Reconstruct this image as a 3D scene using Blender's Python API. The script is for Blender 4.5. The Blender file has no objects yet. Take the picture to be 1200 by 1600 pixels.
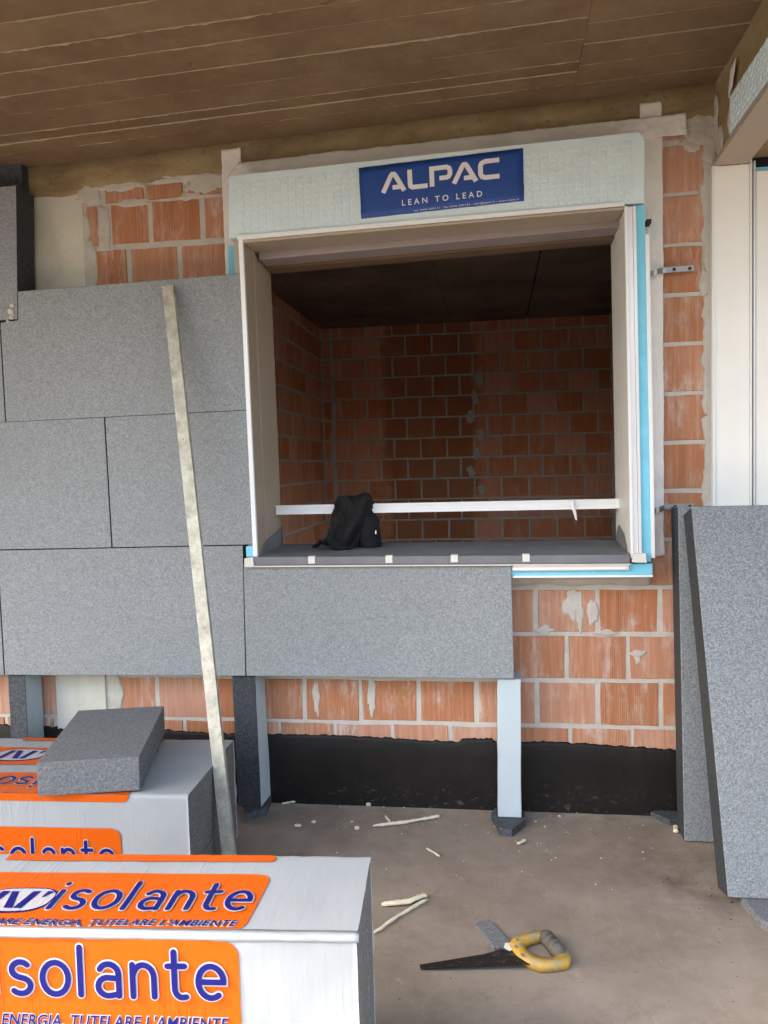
import bpy, bmesh, math, random
from mathutils import Vector, Matrix, noise
random.seed(7)
S = bpy.context.scene
COL = S.collection

# ------------------------------------------------------------------ camera
cam_d = bpy.data.cameras.new('camera'); cam = bpy.data.objects.new('camera', cam_d); COL.objects.link(cam)
R = Matrix(((0.98984, 0.018023, 0.141041), (0.139704, 0.061319, -0.988293), (-0.02646, 0.997956, 0.058178)))
cam.matrix_world = Matrix.Translation((0, -3.0157, 1.3332)) @ R.to_4x4()
cam_d.sensor_fit = 'VERTICAL'; cam_d.sensor_height = 24.0; cam_d.lens = 1242.3 / 1600 * 24.0
cam_d.clip_start = 0.05; cam_d.clip_end = 2000
S.camera = cam
S.render.resolution_x, S.render.resolution_y = 768, 1024

# ------------------------------------------------------------------ light
SUN = Vector((-0.72, -0.19, 0.667)).normalized()
W = bpy.data.worlds.new('World'); S.world = W; W.use_nodes = True
nt = W.node_tree; bg = nt.nodes['Background']
sky = nt.nodes.new('ShaderNodeTexSky'); sky.sky_type = 'NISHITA'; sky.sun_disc = False
sky.sun_elevation = math.asin(SUN.z); sky.sun_rotation = math.atan2(SUN.x, SUN.y)
sky.air_density = 1.2; sky.dust_density = 5.0; sky.ozone_density = 0.6
hs = nt.nodes.new('ShaderNodeHueSaturation'); hs.inputs['Saturation'].default_value = 0.85
nt.links.new(sky.outputs[0], hs.inputs['Color']); nt.links.new(hs.outputs[0], bg.inputs[0])
bg.inputs[1].default_value = 0.15
sl = bpy.data.lights.new('sun', 'SUN'); sl.energy = 2.0; sl.angle = math.radians(0.55); sl.color = (1, 0.95, 0.87)
so = bpy.data.objects.new('sun', sl); COL.objects.link(so)
so.rotation_euler = (-SUN).to_track_quat('-Z', 'Y').to_euler(); so.location = (-6, -8, 9)
S.view_settings.view_transform = 'Standard'; S.view_settings.look = 'None'
S.view_settings.gamma = 1; S.view_settings.use_curve_mapping = False
S.view_settings.exposure = 2.45
S.render.engine = 'CYCLES'
S.cycles.max_bounces = 10; S.cycles.diffuse_bounces = 6

# ------------------------------------------------------------------ materials
def lin(r, g, b):
    f = lambda c: (c / 255 / 12.92) if c <= 10 else ((c / 255 + .055) / 1.055) ** 2.4
    return (f(r), f(g), f(b), 1)

class NT:
    def __init__(s, name, rough=0.8, spec=0.3):
        s.m = bpy.data.materials.new(name); s.m.use_nodes = True; s.t = s.m.node_tree
        s.b = s.t.nodes['Principled BSDF']; s.b.inputs['Roughness'].default_value = rough
        s.b.inputs['Specular IOR Level'].default_value = spec
    def n(s, typ, **kw):
        nd = s.t.nodes.new(typ)
        for k, v in kw.items():
            if k in nd.inputs.keys(): nd.inputs[k].default_value = v
            else: setattr(nd, k, v)
        return nd
    def l(s, a, b): s.t.links.new(a, b)
    def pos(s, scale=(1, 1, 1), obj=False):
        mp = s.n('ShaderNodeMapping'); mp.inputs['Scale'].default_value = scale
        if obj: s.l(s.n('ShaderNodeTexCoord').outputs['Object'], mp.inputs[0])
        else: s.l(s.n('ShaderNodeNewGeometry').outputs['Position'], mp.inputs[0])
        return mp.outputs[0]
    def noise(s, scale, detail=4, vec=None, rough=.6, dist=0):
        nd = s.n('ShaderNodeTexNoise', Scale=scale, Detail=detail, Roughness=rough, Distortion=dist)
        s.l(vec if vec is not None else s.pos(), nd.inputs['Vector']); return nd.outputs['Fac']
    def ramp(s, fac, stops):
        r = s.n('ShaderNodeValToRGB'); e = r.color_ramp.elements
        while len(e) < len(stops): e.new(.5)
        for el, (p, c) in zip(e, stops):
            el.position = p; el.color = c if len(c) == 4 else (*c, 1)
        s.l(fac, r.inputs[0]); return r.outputs[0]
    def mix(s, fac, a, b, mode='MIX'):
        m = s.n('ShaderNodeMix', data_type='RGBA', blend_type=mode)
        for sock, v in ((m.inputs[0], fac), (m.inputs[6], a), (m.inputs[7], b)):
            if hasattr(v, 'links') or hasattr(v, 'is_linked'): s.l(v, sock)
            else: sock.default_value = v
        return m.outputs[2]
    def math(s, op, a, b=0.0):
        m = s.n('ShaderNodeMath', operation=op)
        for i, v in enumerate((a, b)):
            if hasattr(v, 'is_linked'): s.l(v, m.inputs[i])
            else: m.inputs[i].default_value = v
        return m.outputs[0]
    def col(s, v):
        if hasattr(v, 'is_linked'): s.l(v, s.b.inputs['Base Color'])
        else: s.b.inputs['Base Color'].default_value = v
    def bump(s, h, strength=.3, dist=.004):
        b = s.n('ShaderNodeBump', Strength=strength, Distance=dist); s.l(h, b.inputs['Height'])
        prev = s.b.inputs['Normal']
        if prev.is_linked: s.l(prev.links[0].from_socket, b.inputs['Normal'])
        s.l(b.outputs[0], prev)

def g(v): return (v, v, v, 1)
M = {}
def plain(name, c, rough=.6, metal=0, spec=.4, vary=.12, scale=9, bump=0, bscale=60):
    t = NT(name, rough, spec); t.b.inputs['Metallic'].default_value = metal
    f = t.noise(scale, 5)
    d = tuple(x * (1 - vary) for x in c[:3]) + (1,); u = tuple(min(1, x * (1 + vary * .7)) for x in c[:3]) + (1,)
    t.col(t.ramp(f, [(.3, d), (.7, u)]))
    if bump: t.bump(t.noise(bscale, 4), bump, .002)
    M[name] = t.m; return t

def brick_mat(name, base, pale, dust, dark_band=None):
    t = NT(name, .92, .15)
    rnd = t.n('ShaderNodeObjectInfo').outputs['Random']
    sep = t.n('ShaderNodeSeparateXYZ'); t.l(t.pos(), sep.inputs[0])
    xy = t.math('ADD', sep.outputs[0], sep.outputs[1])
    cmb = t.n('ShaderNodeCombineXYZ'); t.l(xy, cmb.inputs[0]); t.l(t.math('MULTIPLY', rnd, 7.3), cmb.inputs[1]); t.l(t.math('MULTIPLY', sep.outputs[2], .035), cmb.inputs[2])
    streak = t.noise(75, 5, cmb.outputs[0], .7)
    cmb2 = t.n('ShaderNodeCombineXYZ'); t.l(xy, cmb2.inputs[0]); t.l(t.math('MULTIPLY', rnd, 3.1), cmb2.inputs[1]); t.l(t.math('MULTIPLY', sep.outputs[2], .25), cmb2.inputs[2])
    c = t.ramp(streak, [(.30, tuple(x * .84 for x in base)), (.5, base), (.68, pale)])
    big = t.noise(5, 3)
    c = t.mix(t.math('MULTIPLY', big, .5), c, tuple(x * y for x, y in zip(base, (.80, .74, .72))) + (1,))
    hue = t.n('ShaderNodeHueSaturation'); t.l(c, hue.inputs['Color'])
    t.l(t.math('ADD', t.math('MULTIPLY', rnd, .20), .90), hue.inputs['Value'])
    t.l(t.math('ADD', t.math('MULTIPLY', rnd, -.22), 1.06), hue.inputs['Saturation'])
    # mortar dust dragged down the face
    s1 = t.noise(26, 6, cmb2.outputs[0], .75)
    s2 = t.noise(9, 4, t.pos((1, 1, .6)), .6)
    f = t.math('MULTIPLY', t.math('SUBTRACT', s1, .46), 5); f = t.math('MULTIPLY', f, t.math('MULTIPLY', t.math('SUBTRACT', s2, .44), 6))
    cl = t.n('ShaderNodeClamp'); t.l(f, cl.inputs[0])
    lo = t.math('LESS_THAN', s2, .44)
    f = t.math('MULTIPLY', t.math('MULTIPLY', cl.outputs[0], t.math('SUBTRACT', 1.0, lo)), .62)
    c = t.mix(f, hue.outputs[0], dust)
    if dark_band:   # darker vertical band with a ragged outline on the rear wall
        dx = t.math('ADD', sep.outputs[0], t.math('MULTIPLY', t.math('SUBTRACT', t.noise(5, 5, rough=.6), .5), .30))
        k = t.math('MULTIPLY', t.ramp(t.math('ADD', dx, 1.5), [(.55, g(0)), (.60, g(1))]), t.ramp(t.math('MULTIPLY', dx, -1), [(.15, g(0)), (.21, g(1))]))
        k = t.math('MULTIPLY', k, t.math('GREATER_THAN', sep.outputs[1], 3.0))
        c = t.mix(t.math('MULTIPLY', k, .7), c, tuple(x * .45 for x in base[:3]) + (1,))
    t.col(c)
    # comb ridges
    wv = t.n('ShaderNodeTexWave', wave_type='BANDS', bands_direction='X', Scale=46, Distortion=.0); t.l(cmb.outputs[0], wv.inputs[0])
    gate = t.ramp(t.noise(14, 2, cmb.outputs[0]), [(.46, g(.0)), (.58, g(1))])
    t.bump(t.math('MULTIPLY', wv.outputs['Fac'], gate), .5, .003)
    t.bump(streak, .3, .003); t.bump(t.noise(180, 3), .15, .002)
    M[name] = t.m
brick_mat('clay', (.53, .240, .135), (.62, .36, .24), (.68, .62, .57, 1))
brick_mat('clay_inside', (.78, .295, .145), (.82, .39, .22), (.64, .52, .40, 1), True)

t = NT('mortar', .95, .1); f = t.noise(18, 8, rough=.7)
t.col(t.mix(t.noise(3, 3), t.ramp(f, [(.3, lin(176, 171, 162)), (.7, lin(218, 213, 205))]), lin(202, 197, 189)))
t.bump(t.noise(55, 8, rough=.75), .7, .006); t.bump(t.noise(260, 3), .3, .002); M['mortar'] = t.m
t = NT('beam_concrete', .95, .1); f = t.noise(4.0, 8, t.pos((1, 1, 2.2)), .7)
c = t.ramp(f, [(.28, lin(116, 100, 74)), (.5, lin(152, 134, 102)), (.72, lin(176, 160, 128))])
spots = t.noise(40, 4); c = t.mix(t.ramp(spots, [(.62, g(0)), (.72, g(.6))]), c, lin(96, 82, 58)); t.col(c)
t.bump(t.noise(28, 8, rough=.7), .6, .006); M['beam_concrete'] = t.m
t = NT('column_concrete', .9, .15); f = t.noise(3.5, 7, t.pos((1.6, 1.6, .7)), .65)
c = t.ramp(f, [(.3, lin(200, 198, 184)), (.7, lin(224, 222, 210))])
c = t.mix(t.ramp(t.noise(30, 3, t.pos((1, 1, 3))), [(.66, g(0)), (.74, g(.4))]), c, lin(130, 126, 112)); t.col(c)
t.bump(t.noise(40, 6), .25, .003); M['column_concrete'] = t.m
t = NT('slab_concrete', .9, .15)
rnd = t.n('ShaderNodeObjectInfo').outputs['Random']
f = t.noise(2.4, 9, t.pos((.9, 1.1, 1)), .72)
c = t.ramp(f, [(.28, lin(108, 90, 70)), (.55, lin(128, 108, 84)), (.78, lin(148, 128, 101))])
hv = t.n('ShaderNodeHueSaturation'); t.l(c, hv.inputs['Color']); t.l(t.math('ADD', t.math('MULTIPLY', rnd, .24), .88), hv.inputs['Value'])
c = t.mix(t.ramp(t.noise(9, 4), [(.72, g(0)), (.76, g(.8))]), hv.outputs[0], lin(84, 66, 50)); t.col(c)
c2 = t.noise(34, 8, None, .8); t.bump(c2, .7, .005)
c = t.mix(t.ramp(t.noise(5.5, 7, None, .75), [(.50, g(0)), (.72, g(.55))]), c, lin(138, 126, 104))
po = t.n('ShaderNodeTexVoronoi', Scale=16.0); t.l(t.pos(), po.inputs[0])
c = t.mix(t.ramp(po.outputs['Distance'], [(.0, g(.85)), (.085, g(0))]), c, lin(70, 58, 46)); t.col(c); t.bump(t.noise(9, 8, t.pos((.6, 1.2, 1)), .7), .45, .005); t.bump(t.noise(70, 4), .2, .002); M['slab_concrete'] = t.m
plain('fin', lin(166, 152, 130), .95, vary=.25, scale=40, bump=.6)
t = NT('bitumen', .55, .35); f = t.noise(7, 6)
c = t.ramp(f, [(.3, (.006, .0045, .004, 1)), (.7, (.013, .0095, .008, 1))])
sp = t.noise(34, 6, t.pos((1, 1, 1.6)), .75)
sepz = t.n('ShaderNodeSeparateXYZ'); t.l(t.pos(), sepz.inputs[0])
low = t.math('MULTIPLY', t.ramp(sepz.outputs[2], [(.0, g(1)), (.11, g(.12)), (.22, g(.0))]), 1)
dm = t.math('MULTIPLY', t.ramp(sp, [(.58, g(0)), (.70, g(.6))]), low)
t.col(t.mix(dm, c, lin(150, 138, 124))); t.bump(t.noise(14, 5, t.pos((.3, 1, 1))), .35, .005); M['bitumen'] = t.m

def eps_mat(name, lo, hi, mid, grain=150, contrast=1.0, bump=.35):
    t = NT(name, .75, .25)
    p = t.pos((1, 1, 1))
    a = t.noise(grain * .55, 3, p, .6); v = t.n('ShaderNodeTexVoronoi', Scale=grain); t.l(p, v.inputs[0])
    sv = t.n('ShaderNodeSeparateXYZ'); t.l(v.outputs['Color'], sv.inputs[0])
    h = t.math('ADD', t.math('MULTIPLY', sv.outputs[0], .34), t.math('ADD', t.math('MULTIPLY', a, .50), t.math('MULTIPLY', v.outputs['Distance'], -.22)))
    c = t.ramp(h, [(.14, lo), (.34, mid), (.58, hi)])
    c = t.mix(t.ramp(t.noise(1.7, 6, rough=.65), [(.35, g(0)), (.70, g(.30))]), c, tuple(x * .72 for x in mid[:3]) + (1,))
    cl = t.n('ShaderNodeTexVoronoi', Scale=4.2, feature='F1'); t.l(p, cl.inputs[0])
    c = t.mix(t.ramp(cl.outputs['Distance'], [(.0, g(.5)), (.022, g(0))]), c, tuple(x * .45 for x in lo[:3]) + (1,))
    sc = t.noise(11, 5, t.pos((.35, 1, 3.2)), .75, .4)   # pale scuffs from handling
    c = t.mix(t.ramp(sc, [(.66, g(0)), (.76, g(.30))]), c, tuple(min(1, x * 1.5) for x in mid[:3]) + (1,))
    t.col(c); t.bump(h, bump * .6, .0015); t.bump(t.noise(11, 4), .1, .004); M[name] = t.m
eps_mat('foam_grey', lin(127, 131, 135), lin(167, 172, 176), lin(147, 152, 156), 260)
eps_mat('foam_near', lin(106, 112, 117), lin(164, 169, 174), lin(135, 141, 147), 300)
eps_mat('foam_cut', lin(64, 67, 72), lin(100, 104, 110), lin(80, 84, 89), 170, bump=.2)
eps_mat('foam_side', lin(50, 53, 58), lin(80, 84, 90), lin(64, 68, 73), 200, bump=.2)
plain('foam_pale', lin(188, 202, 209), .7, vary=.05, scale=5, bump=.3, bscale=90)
eps_mat('foam_end', lin(96, 97, 98), lin(140, 141, 142), lin(116, 117, 118), 190, bump=.2)
eps_mat('foam_block', lin(96, 99, 102), lin(138, 142, 146), lin(117, 120, 124), 260, bump=.25)

plain('header_white', lin(219, 238, 246), .55, vary=.05)
plain('profile_white', lin(240, 243, 246), .3, vary=.03, spec=.6)
plain('profile_silver', lin(232, 232, 236), .3, metal=.2, vary=.06, spec=.6, scale=3)
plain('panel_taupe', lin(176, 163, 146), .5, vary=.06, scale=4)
plain('panel_cream', lin(250, 250, 247), .5, vary=.04, scale=4)
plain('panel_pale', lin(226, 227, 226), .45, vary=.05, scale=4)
plain('bar_grey', lin(160, 150, 150), .5, vary=.07)
plain('lip_brown', lin(120, 98, 80), .6)
plain('groove_black', (.008, .008, .009, 1), .5)
plain('xps_blue', lin(130, 212, 240), .6, vary=.08, scale=20)
t = NT('membrane_grey', .6, .4); c = t.ramp(t.noise(6, 6), [(.3, lin(104, 107, 112)), (.7, lin(130, 133, 138))])
t.col(t.mix(t.ramp(t.noise(26, 6, rough=.8), [(.62, g(0)), (.74, g(.35))]), c, lin(178, 174, 168))); t.bump(t.noise(24, 4), .12, .003); M['membrane_grey'] = t.m
plain('trim_rose', lin(226, 218, 214), .5, vary=.05)
plain('tab_cream', lin(222, 222, 214), .7, vary=.06)
t = NT('paper_tape', .8, .2); t.col(t.ramp(t.noise(7, 6), [(.3, lin(226, 223, 219)), (.7, lin(244, 242, 239))])); t.bump(t.noise(20, 5, t.pos((1, 1, .6))), .5, .006); M['paper_tape'] = t.m
plain('tape_grey', lin(216, 214, 210), .7, vary=.06, bump=.3, bscale=18)
plain('sticker_blue', lin(38, 78, 158), .38, vary=.07, spec=.5)
plain('ink_white', lin(236, 234, 240), .45, vary=.02)
plain('galvanised', lin(176, 178, 180), .38, metal=.85, vary=.15, scale=30)
t = NT('screed_bar', .55, .35); t.b.inputs['Metallic'].default_value = .35
c = t.ramp(t.noise(22, 7, rough=.7), [(.3, lin(148, 146, 134)), (.55, lin(192, 189, 176)), (.75, lin(216, 213, 202))])
c = t.mix(t.ramp(t.noise(60, 4), [(.62, g(0)), (.7, g(.6))]), c, lin(140, 134, 120)); t.col(c); t.bump(t.noise(50, 5), .3, .003); M['screed_bar'] = t.m
plain('cloth_black', (.021, .020, .0215, 1), .95, vary=.35, scale=14, spec=.15, bump=.5, bscale=220)
t = NT('screed_floor', .9, .2)
f = t.noise(2.1, 9, rough=.62); c = t.ramp(f, [(.25, lin(122, 111, 100)), (.5, lin(150, 138, 126)), (.75, lin(166, 154, 142))])
c = t.mix(t.ramp(t.noise(7.5, 8, rough=.75), [(.50, g(0)), (.74, g(.6))]), c, lin(112, 100, 89))
c = t.mix(t.ramp(t.noise(24, 8, t.pos((1, .45, 1)), .8), [(.56, g(0)), (.72, g(.4))]), c, lin(186, 177, 168))
c = t.mix(t.ramp(t.noise(1.3, 5), [(.48, g(0)), (.62, g(.35))]), c, lin(106, 96, 88))
c = t.mix(t.ramp(t.noise(90, 3), [(.70, g(0)), (.76, g(.4))]), c, lin(86, 76, 68))
# dirt trodden in by the leaning boards and dusty edge along the wall
def spot(cx, cy, r0, r1):
    vm = t.n('ShaderNodeVectorMath', operation='DISTANCE'); t.l(t.pos(), vm.inputs[0]); vm.inputs[1].default_value = (cx, cy, 0)
    return t.ramp(vm.outputs['Value'], [(r0, g(1)), (r1, g(0))])
d = t.math('MULTIPLY', spot(.6, -.5, .05, .42), t.ramp(t.noise(6, 7, rough=.7), [(.42, g(0)), (.66, g(.55))]))
c = t.mix(d, c, lin(74, 62, 53))
sp_ = t.n('ShaderNodeSeparateXYZ'); t.l(t.pos(), sp_.inputs[0])
edge = t.ramp(t.math('MULTIPLY', sp_.outputs[1], -1.0), [(.0, g(.8)), (.10, g(.0))])
c = t.mix(t.math('MULTIPLY', edge, t.ramp(t.noise(12, 6), [(.4, g(0)), (.6, g(1))])), c, lin(178, 168, 156))
t.col(c); t.bump(t.noise(5, 7), .12, .01); t.bump(t.noise(120, 4), .3, .002); M['screed_floor'] = t.m
t = NT('yard', .95, .1); t.col(t.ramp(t.noise(.9, 8), [(.3, lin(66, 62, 56)), (.7, lin(80, 76, 69))])); M['yard'] = t.m
t = NT('saw_steel', .5, .4); t.b.inputs['Metallic'].default_value = .4
t.col(t.mix(t.ramp(t.noise(38, 6, t.pos((1, 1.6, 1)), .75), [(.54, g(0)), (.70, g(.7))]), lin(40, 37, 36), lin(126, 120, 114))); M['saw_steel'] = t.m
t = NT('saw_yellow', .45, .4); c = t.mix(t.ramp(t.noise(32, 6, rough=.7), [(.40, g(0)), (.60, g(.95))]), lin(202, 158, 52), lin(158, 145, 116)); t.col(c); M['saw_yellow'] = t.m
plain('saw_grip', lin(98, 92, 86), .7, vary=.35, scale=40)
plain('pu_foam', lin(226, 218, 190), .85, vary=.1, scale=50, bump=.7, bscale=120)
plain('dark_dirt', lin(70, 62, 55), .95, vary=.3)
plain('plaster_dark', lin(98, 82, 68), .9, vary=.2, scale=3, bump=.2)
plain('inner_ceiling', lin(126, 108, 92), .9, vary=.45, scale=2.2, bump=.2)

def film_mat(name, c):
    t = NT(name, .34, .22); t.b.inputs['Coat Weight'].default_value = .10; t.b.inputs['Coat Roughness'].default_value = .15
    f = t.noise(6, 5, t.pos((1, 1, 1), True))
    t.col(t.ramp(f, [(.3, tuple(x * .93 for x in c[:3])), (.7, c)]))
    w = t.noise(8, 4, t.pos((4.5, 1.1, .35), True), .55, .6)
    w2 = t.noise(14, 3, t.pos((2.6, .5, .5), True), .5, 1.2)
    t.bump(w, .10, .008); t.bump(w2, .08, .006)
    mp = t.n('ShaderNodeMapping'); mp.inputs['Rotation'].default_value = (.5, .35, .62); mp.inputs['Scale'].default_value = (6.5, .55, 1.2)
    t.l(t.n('ShaderNodeTexCoord').outputs['Object'], mp.inputs[0])
    cr = t.math('ABSOLUTE', t.math('SUBTRACT', t.noise(2.6, 3, mp.outputs[0], .5, .3), .5))
    cr = t.math('MULTIPLY', t.ramp(cr, [(.0, g(1)), (.028, g(0))]), t.ramp(t.noise(2.5, 3, t.pos((1, 1, 1), True)), [(.45, g(0)), (.6, g(1))]))
    t.bump(cr, .22, .004); M[name] = t.m
film_mat('film_white', lin(158, 164, 169)); film_mat('film_orange', lin(206, 88, 0)); film_mat('film_blue', lin(14, 18, 108)); film_mat('film_ink', lin(178, 176, 182))

# ------------------------------------------------------------------ builders
def link(name, me, mat=None, parent=None):
    o = bpy.data.objects.new(name, me); COL.objects.link(o)
    if mat:
        for m in (mat if isinstance(mat, (list, tuple)) else [mat]): me.materials.append(M[m] if isinstance(m, str) else m)
    if parent: o.parent = parent
    return o
def tag(o, label=None, cat=None, group=None, kind=None):
    for k, v in (('label', label), ('category', cat), ('group', group), ('kind', kind)):
        if v: o[k] = v
    return o
def root(name, loc, label, cat, group=None):
    o = bpy.data.objects.new(name, None); COL.objects.link(o); o.location = loc; o.empty_display_size = .05
    return tag(o, label, cat, group, 'thing')
def mk(bm, name, mat, parent=None, smooth=False, org=None, recalc=True):
    if recalc: bmesh.ops.recalc_face_normals(bm, faces=bm.faces)
    me = bpy.data.meshes.new(name)
    off = Vector(org) if org else (Vector(parent.location) if parent and parent.parent is None else (Vector(parent.location) + Vector(parent.parent.location) if parent else Vector((0, 0, 0))))
    bmesh.ops.translate(bm, verts=bm.verts, vec=-off)
    bm.to_mesh(me); bm.free()
    if smooth:
        for p in me.polygons: p.use_smooth = True
    o = link(name, me, mat, parent)
    if not parent: o.location = off
    return o
def hexa(bm, p, mi=0, bev=0, face_mats=None):
    """p: 8 points, bottom ring 0-3 then top ring 4-7"""
    v = [bm.verts.new(q) for q in p]
    fs = []
    for i, idx in enumerate(((0, 3, 2, 1), (4, 5, 6, 7), (0, 1, 5, 4), (1, 2, 6, 5), (2, 3, 7, 6), (3, 0, 4, 7))):
        f = bm.faces.new([v[j] for j in idx]); f.material_index = face_mats[i] if face_mats else mi; fs.append(f)
    if bev:
        ed = list({e for f in fs for e in f.edges})
        bmesh.ops.bevel(bm, geom=ed, offset=bev, segments=2, affect='EDGES', profile=.6)
    return fs
def box(bm, x0, x1, y0, y1, z0, z1, bev=0, mi=0, face_mats=None):
    return hexa(bm, [(x0, y0, z0), (x1, y0, z0), (x1, y1, z0), (x0, y1, z0), (x0, y0, z1), (x1, y0, z1), (x1, y1, z1), (x0, y1, z1)], mi, bev, face_mats)
def boxo(name, mat, parent, x0, x1, y0, y1, z0, z1, bev=.0015):
    bm = bmesh.new(); box(bm, x0, x1, y0, y1, z0, z1, bev); return mk(bm, name, mat, parent)
def hexo(name, mat, parent, p, bev=.0015, face_mats=None):
    bm = bmesh.new(); hexa(bm, p, 0, bev, face_mats); return mk(bm, name, mat, parent)
def slab4(q, d):
    """quad q (4 pts, front face) pushed back by vector d -> 8 hexa points"""
    q = [Vector(a) for a in q]; return [tuple(a) for a in q] + [tuple(a + Vector(d)) for a in q]
def prism(bm, pts, d, bev=0, mi=0):
    """closed polygon pts (3D) extruded by d"""
    a = [bm.verts.new(p) for p in pts]; b = [bm.verts.new(Vector(p) + Vector(d)) for p in pts]
    fs = [bm.faces.new(a), bm.faces.new(list(reversed(b)))]
    n = len(a)
    for i in range(n): fs.append(bm.faces.new((a[i], b[i], b[(i + 1) % n], a[(i + 1) % n])))
    for f in fs: f.material_index = mi
    if bev:
        bmesh.ops.bevel(bm, geom=list(fs[0].edges) + list(fs[1].edges), offset=bev, segments=2, affect='EDGES', profile=.6)
def tube(bm, pts, rad, n=6, jit=0):
    rings = []
    P = [Vector(p) for p in pts]
    for i, p in enumerate(P):
        d = (P[min(i + 1, len(P) - 1)] - P[max(i - 1, 0)]).normalized()
        a = d.cross(Vector((0, 0, 1)));
        if a.length < .05: a = d.cross(Vector((0, 1, 0)))
        a.normalize(); b = d.cross(a)
        r = rad[i] if isinstance(rad, (list, tuple)) else rad
        rr = r if isinstance(r, (list, tuple)) else (r, r)
        rings.append([bm.verts.new(p + (a * math.cos(k * 2 * math.pi / n) * rr[0] + b * math.sin(k * 2 * math.pi / n) * rr[1]) * (1 + random.uniform(-jit, jit))) for k in range(n)])
    for r0, r1 in zip(rings, rings[1:]):
        for k in range(n): bm.faces.new((r0[k], r0[(k + 1) % n], r1[(k + 1) % n], r1[k]))
    bm.faces.new(rings[0]); bm.faces.new(list(reversed(rings[-1])))
def nz(x, y, z, s=1.0): return noise.noise(Vector((x * s, y * s, z * s)))

# ---- flat lettering
def ribbon(path, w, closed=False, cap='round'):
    """returns (verts, faces) of a stroked 2D path"""
    P = [Vector((a, b)) for a, b in path]; n = len(P); L = []; Rr = []
    for i in range(n):
        if closed: d0 = (P[i] - P[i - 1]).normalized(); d1 = (P[(i + 1) % n] - P[i]).normalized()
        else:
            d0 = (P[i] - P[i - 1]).normalized() if i else (P[1] - P[0]).normalized()
            d1 = (P[i + 1] - P[i]).normalized() if i < n - 1 else d0
        t = (d0 + d1)
        t = t.normalized() if t.length > 1e-6 else d1
        nn = Vector((-t.y, t.x)); k = max(.45, nn.dot(Vector((-d1.y, d1.x))))
        L.append(P[i] + nn * w / 2 / k); Rr.append(P[i] - nn * w / 2 / k)
    V = []; F = []
    for a, b in zip(L, Rr): V += [a, b]
    m = n if closed else n - 1
    for i in range(m):
        j = (i + 1) % n; F.append((2 * i, 2 * j, 2 * j + 1, 2 * i + 1))
    if cap == 'round' and not closed:
        for e, (c, d) in enumerate(((P[0], P[0] - P[1]), (P[-1], P[-1] - P[-2]))):
            a0 = math.atan2(d.y, d.x); s = len(V)
            for k in range(7):
                a = a0 - math.pi / 2 + math.pi * k / 6; V.append(c + Vector((math.cos(a), math.sin(a))) * w / 2)
            F.append(tuple(range(s, s + 7)))
    return V, F
def arc(cx, cy, rx, ry, a0, a1, n=12):
    return [(cx + rx * math.cos(math.radians(a0 + (a1 - a0) * i / n)), cy + ry * math.sin(math.radians(a0 + (a1 - a0) * i / n))) for i in range(n + 1)]
LET = {  # stroke letters, x-height 1: (advance, [(path, closed)])
    'i': (.28, [([(0, .0), (0, .5), (0, 1)], 0), ([(0, 1.38), (0, 1.42)], 0)]),
    's': (.78, [(arc(.32, .76, .30, .24, 40, 250, 10) + arc(.32, .25, .32, .25, 80, -140, 11), 0)]),
    'o': (1.02, [(arc(.44, .5, .44, .5, 0, 345, 23), 1)]),
    'l': (.30, [([(0, 0), (0, .8), (0, 1.5)], 0)]),
    'a': (.92, [(arc(.38, .66, .34, .34, 150, 0, 8) + [(.72, .4), (.72, 0)], 0), (arc(.36, .29, .34, .29, 75, 285, 10) + [(.72, .06)], 0), ([(.45, .57), (.70, .55)], 0)]),
    'n': (.94, [([(0, 0), (0, .5), (0, 1)], 0), (arc(.36, .60, .35, .40, 165, 0, 9) + [(.71, .3), (.71, 0)], 0)]),
    't': (.66, [([(.18, 1.42), (.18, .30)] + arc(.42, .27, .24, .27, 180, 280, 6) + [(.55, .02)], 0), ([(-.04, .98), (.52, .98)], 0)]),
    'e': (.98, [([(.05, .50), (.45, .50), (.86, .50)] + arc(.45, .5, .42, .5, 8, 305, 20), 0)]),
}
def word(s, w, gap=.28):
    out = []; x = 0
    for ch in s:
        adv, strokes = LET[ch]
        for p, c in strokes: out.append(([(a + x, b) for a, b in p], c))
        x += adv + gap
    return out, x - gap
def text2d(s, size, shear=0, offset=0, space=1.0, align='LEFT'):
    cu = bpy.data.curves.new('lettering', 'FONT'); cu.body = s; cu.size = size; cu.shear = shear; cu.offset = offset
    cu.space_character = space; cu.align_x = align; cu.resolution_u = 3
    o = bpy.data.objects.new('lettering', cu); COL.objects.link(o)
    dg = bpy.context.evaluated_depsgraph_get(); me = bpy.data.meshes.new_from_object(o.evaluated_get(dg))
    V = [Vector((v.co.x, v.co.y)) for v in me.vertices]; F = [tuple(p.vertices) for p in me.polygons]
    bpy.data.objects.remove(o); bpy.data.curves.remove(cu); bpy.data.meshes.remove(me)
    return V, F
def put(bm, VF, fn):
    V, F = VF; vs = [bm.verts.new(fn(v.x, v.y)) for v in V]
    for f in F:
        try: bm.faces.new([vs[i] for i in f])
        except ValueError: pass

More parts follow.
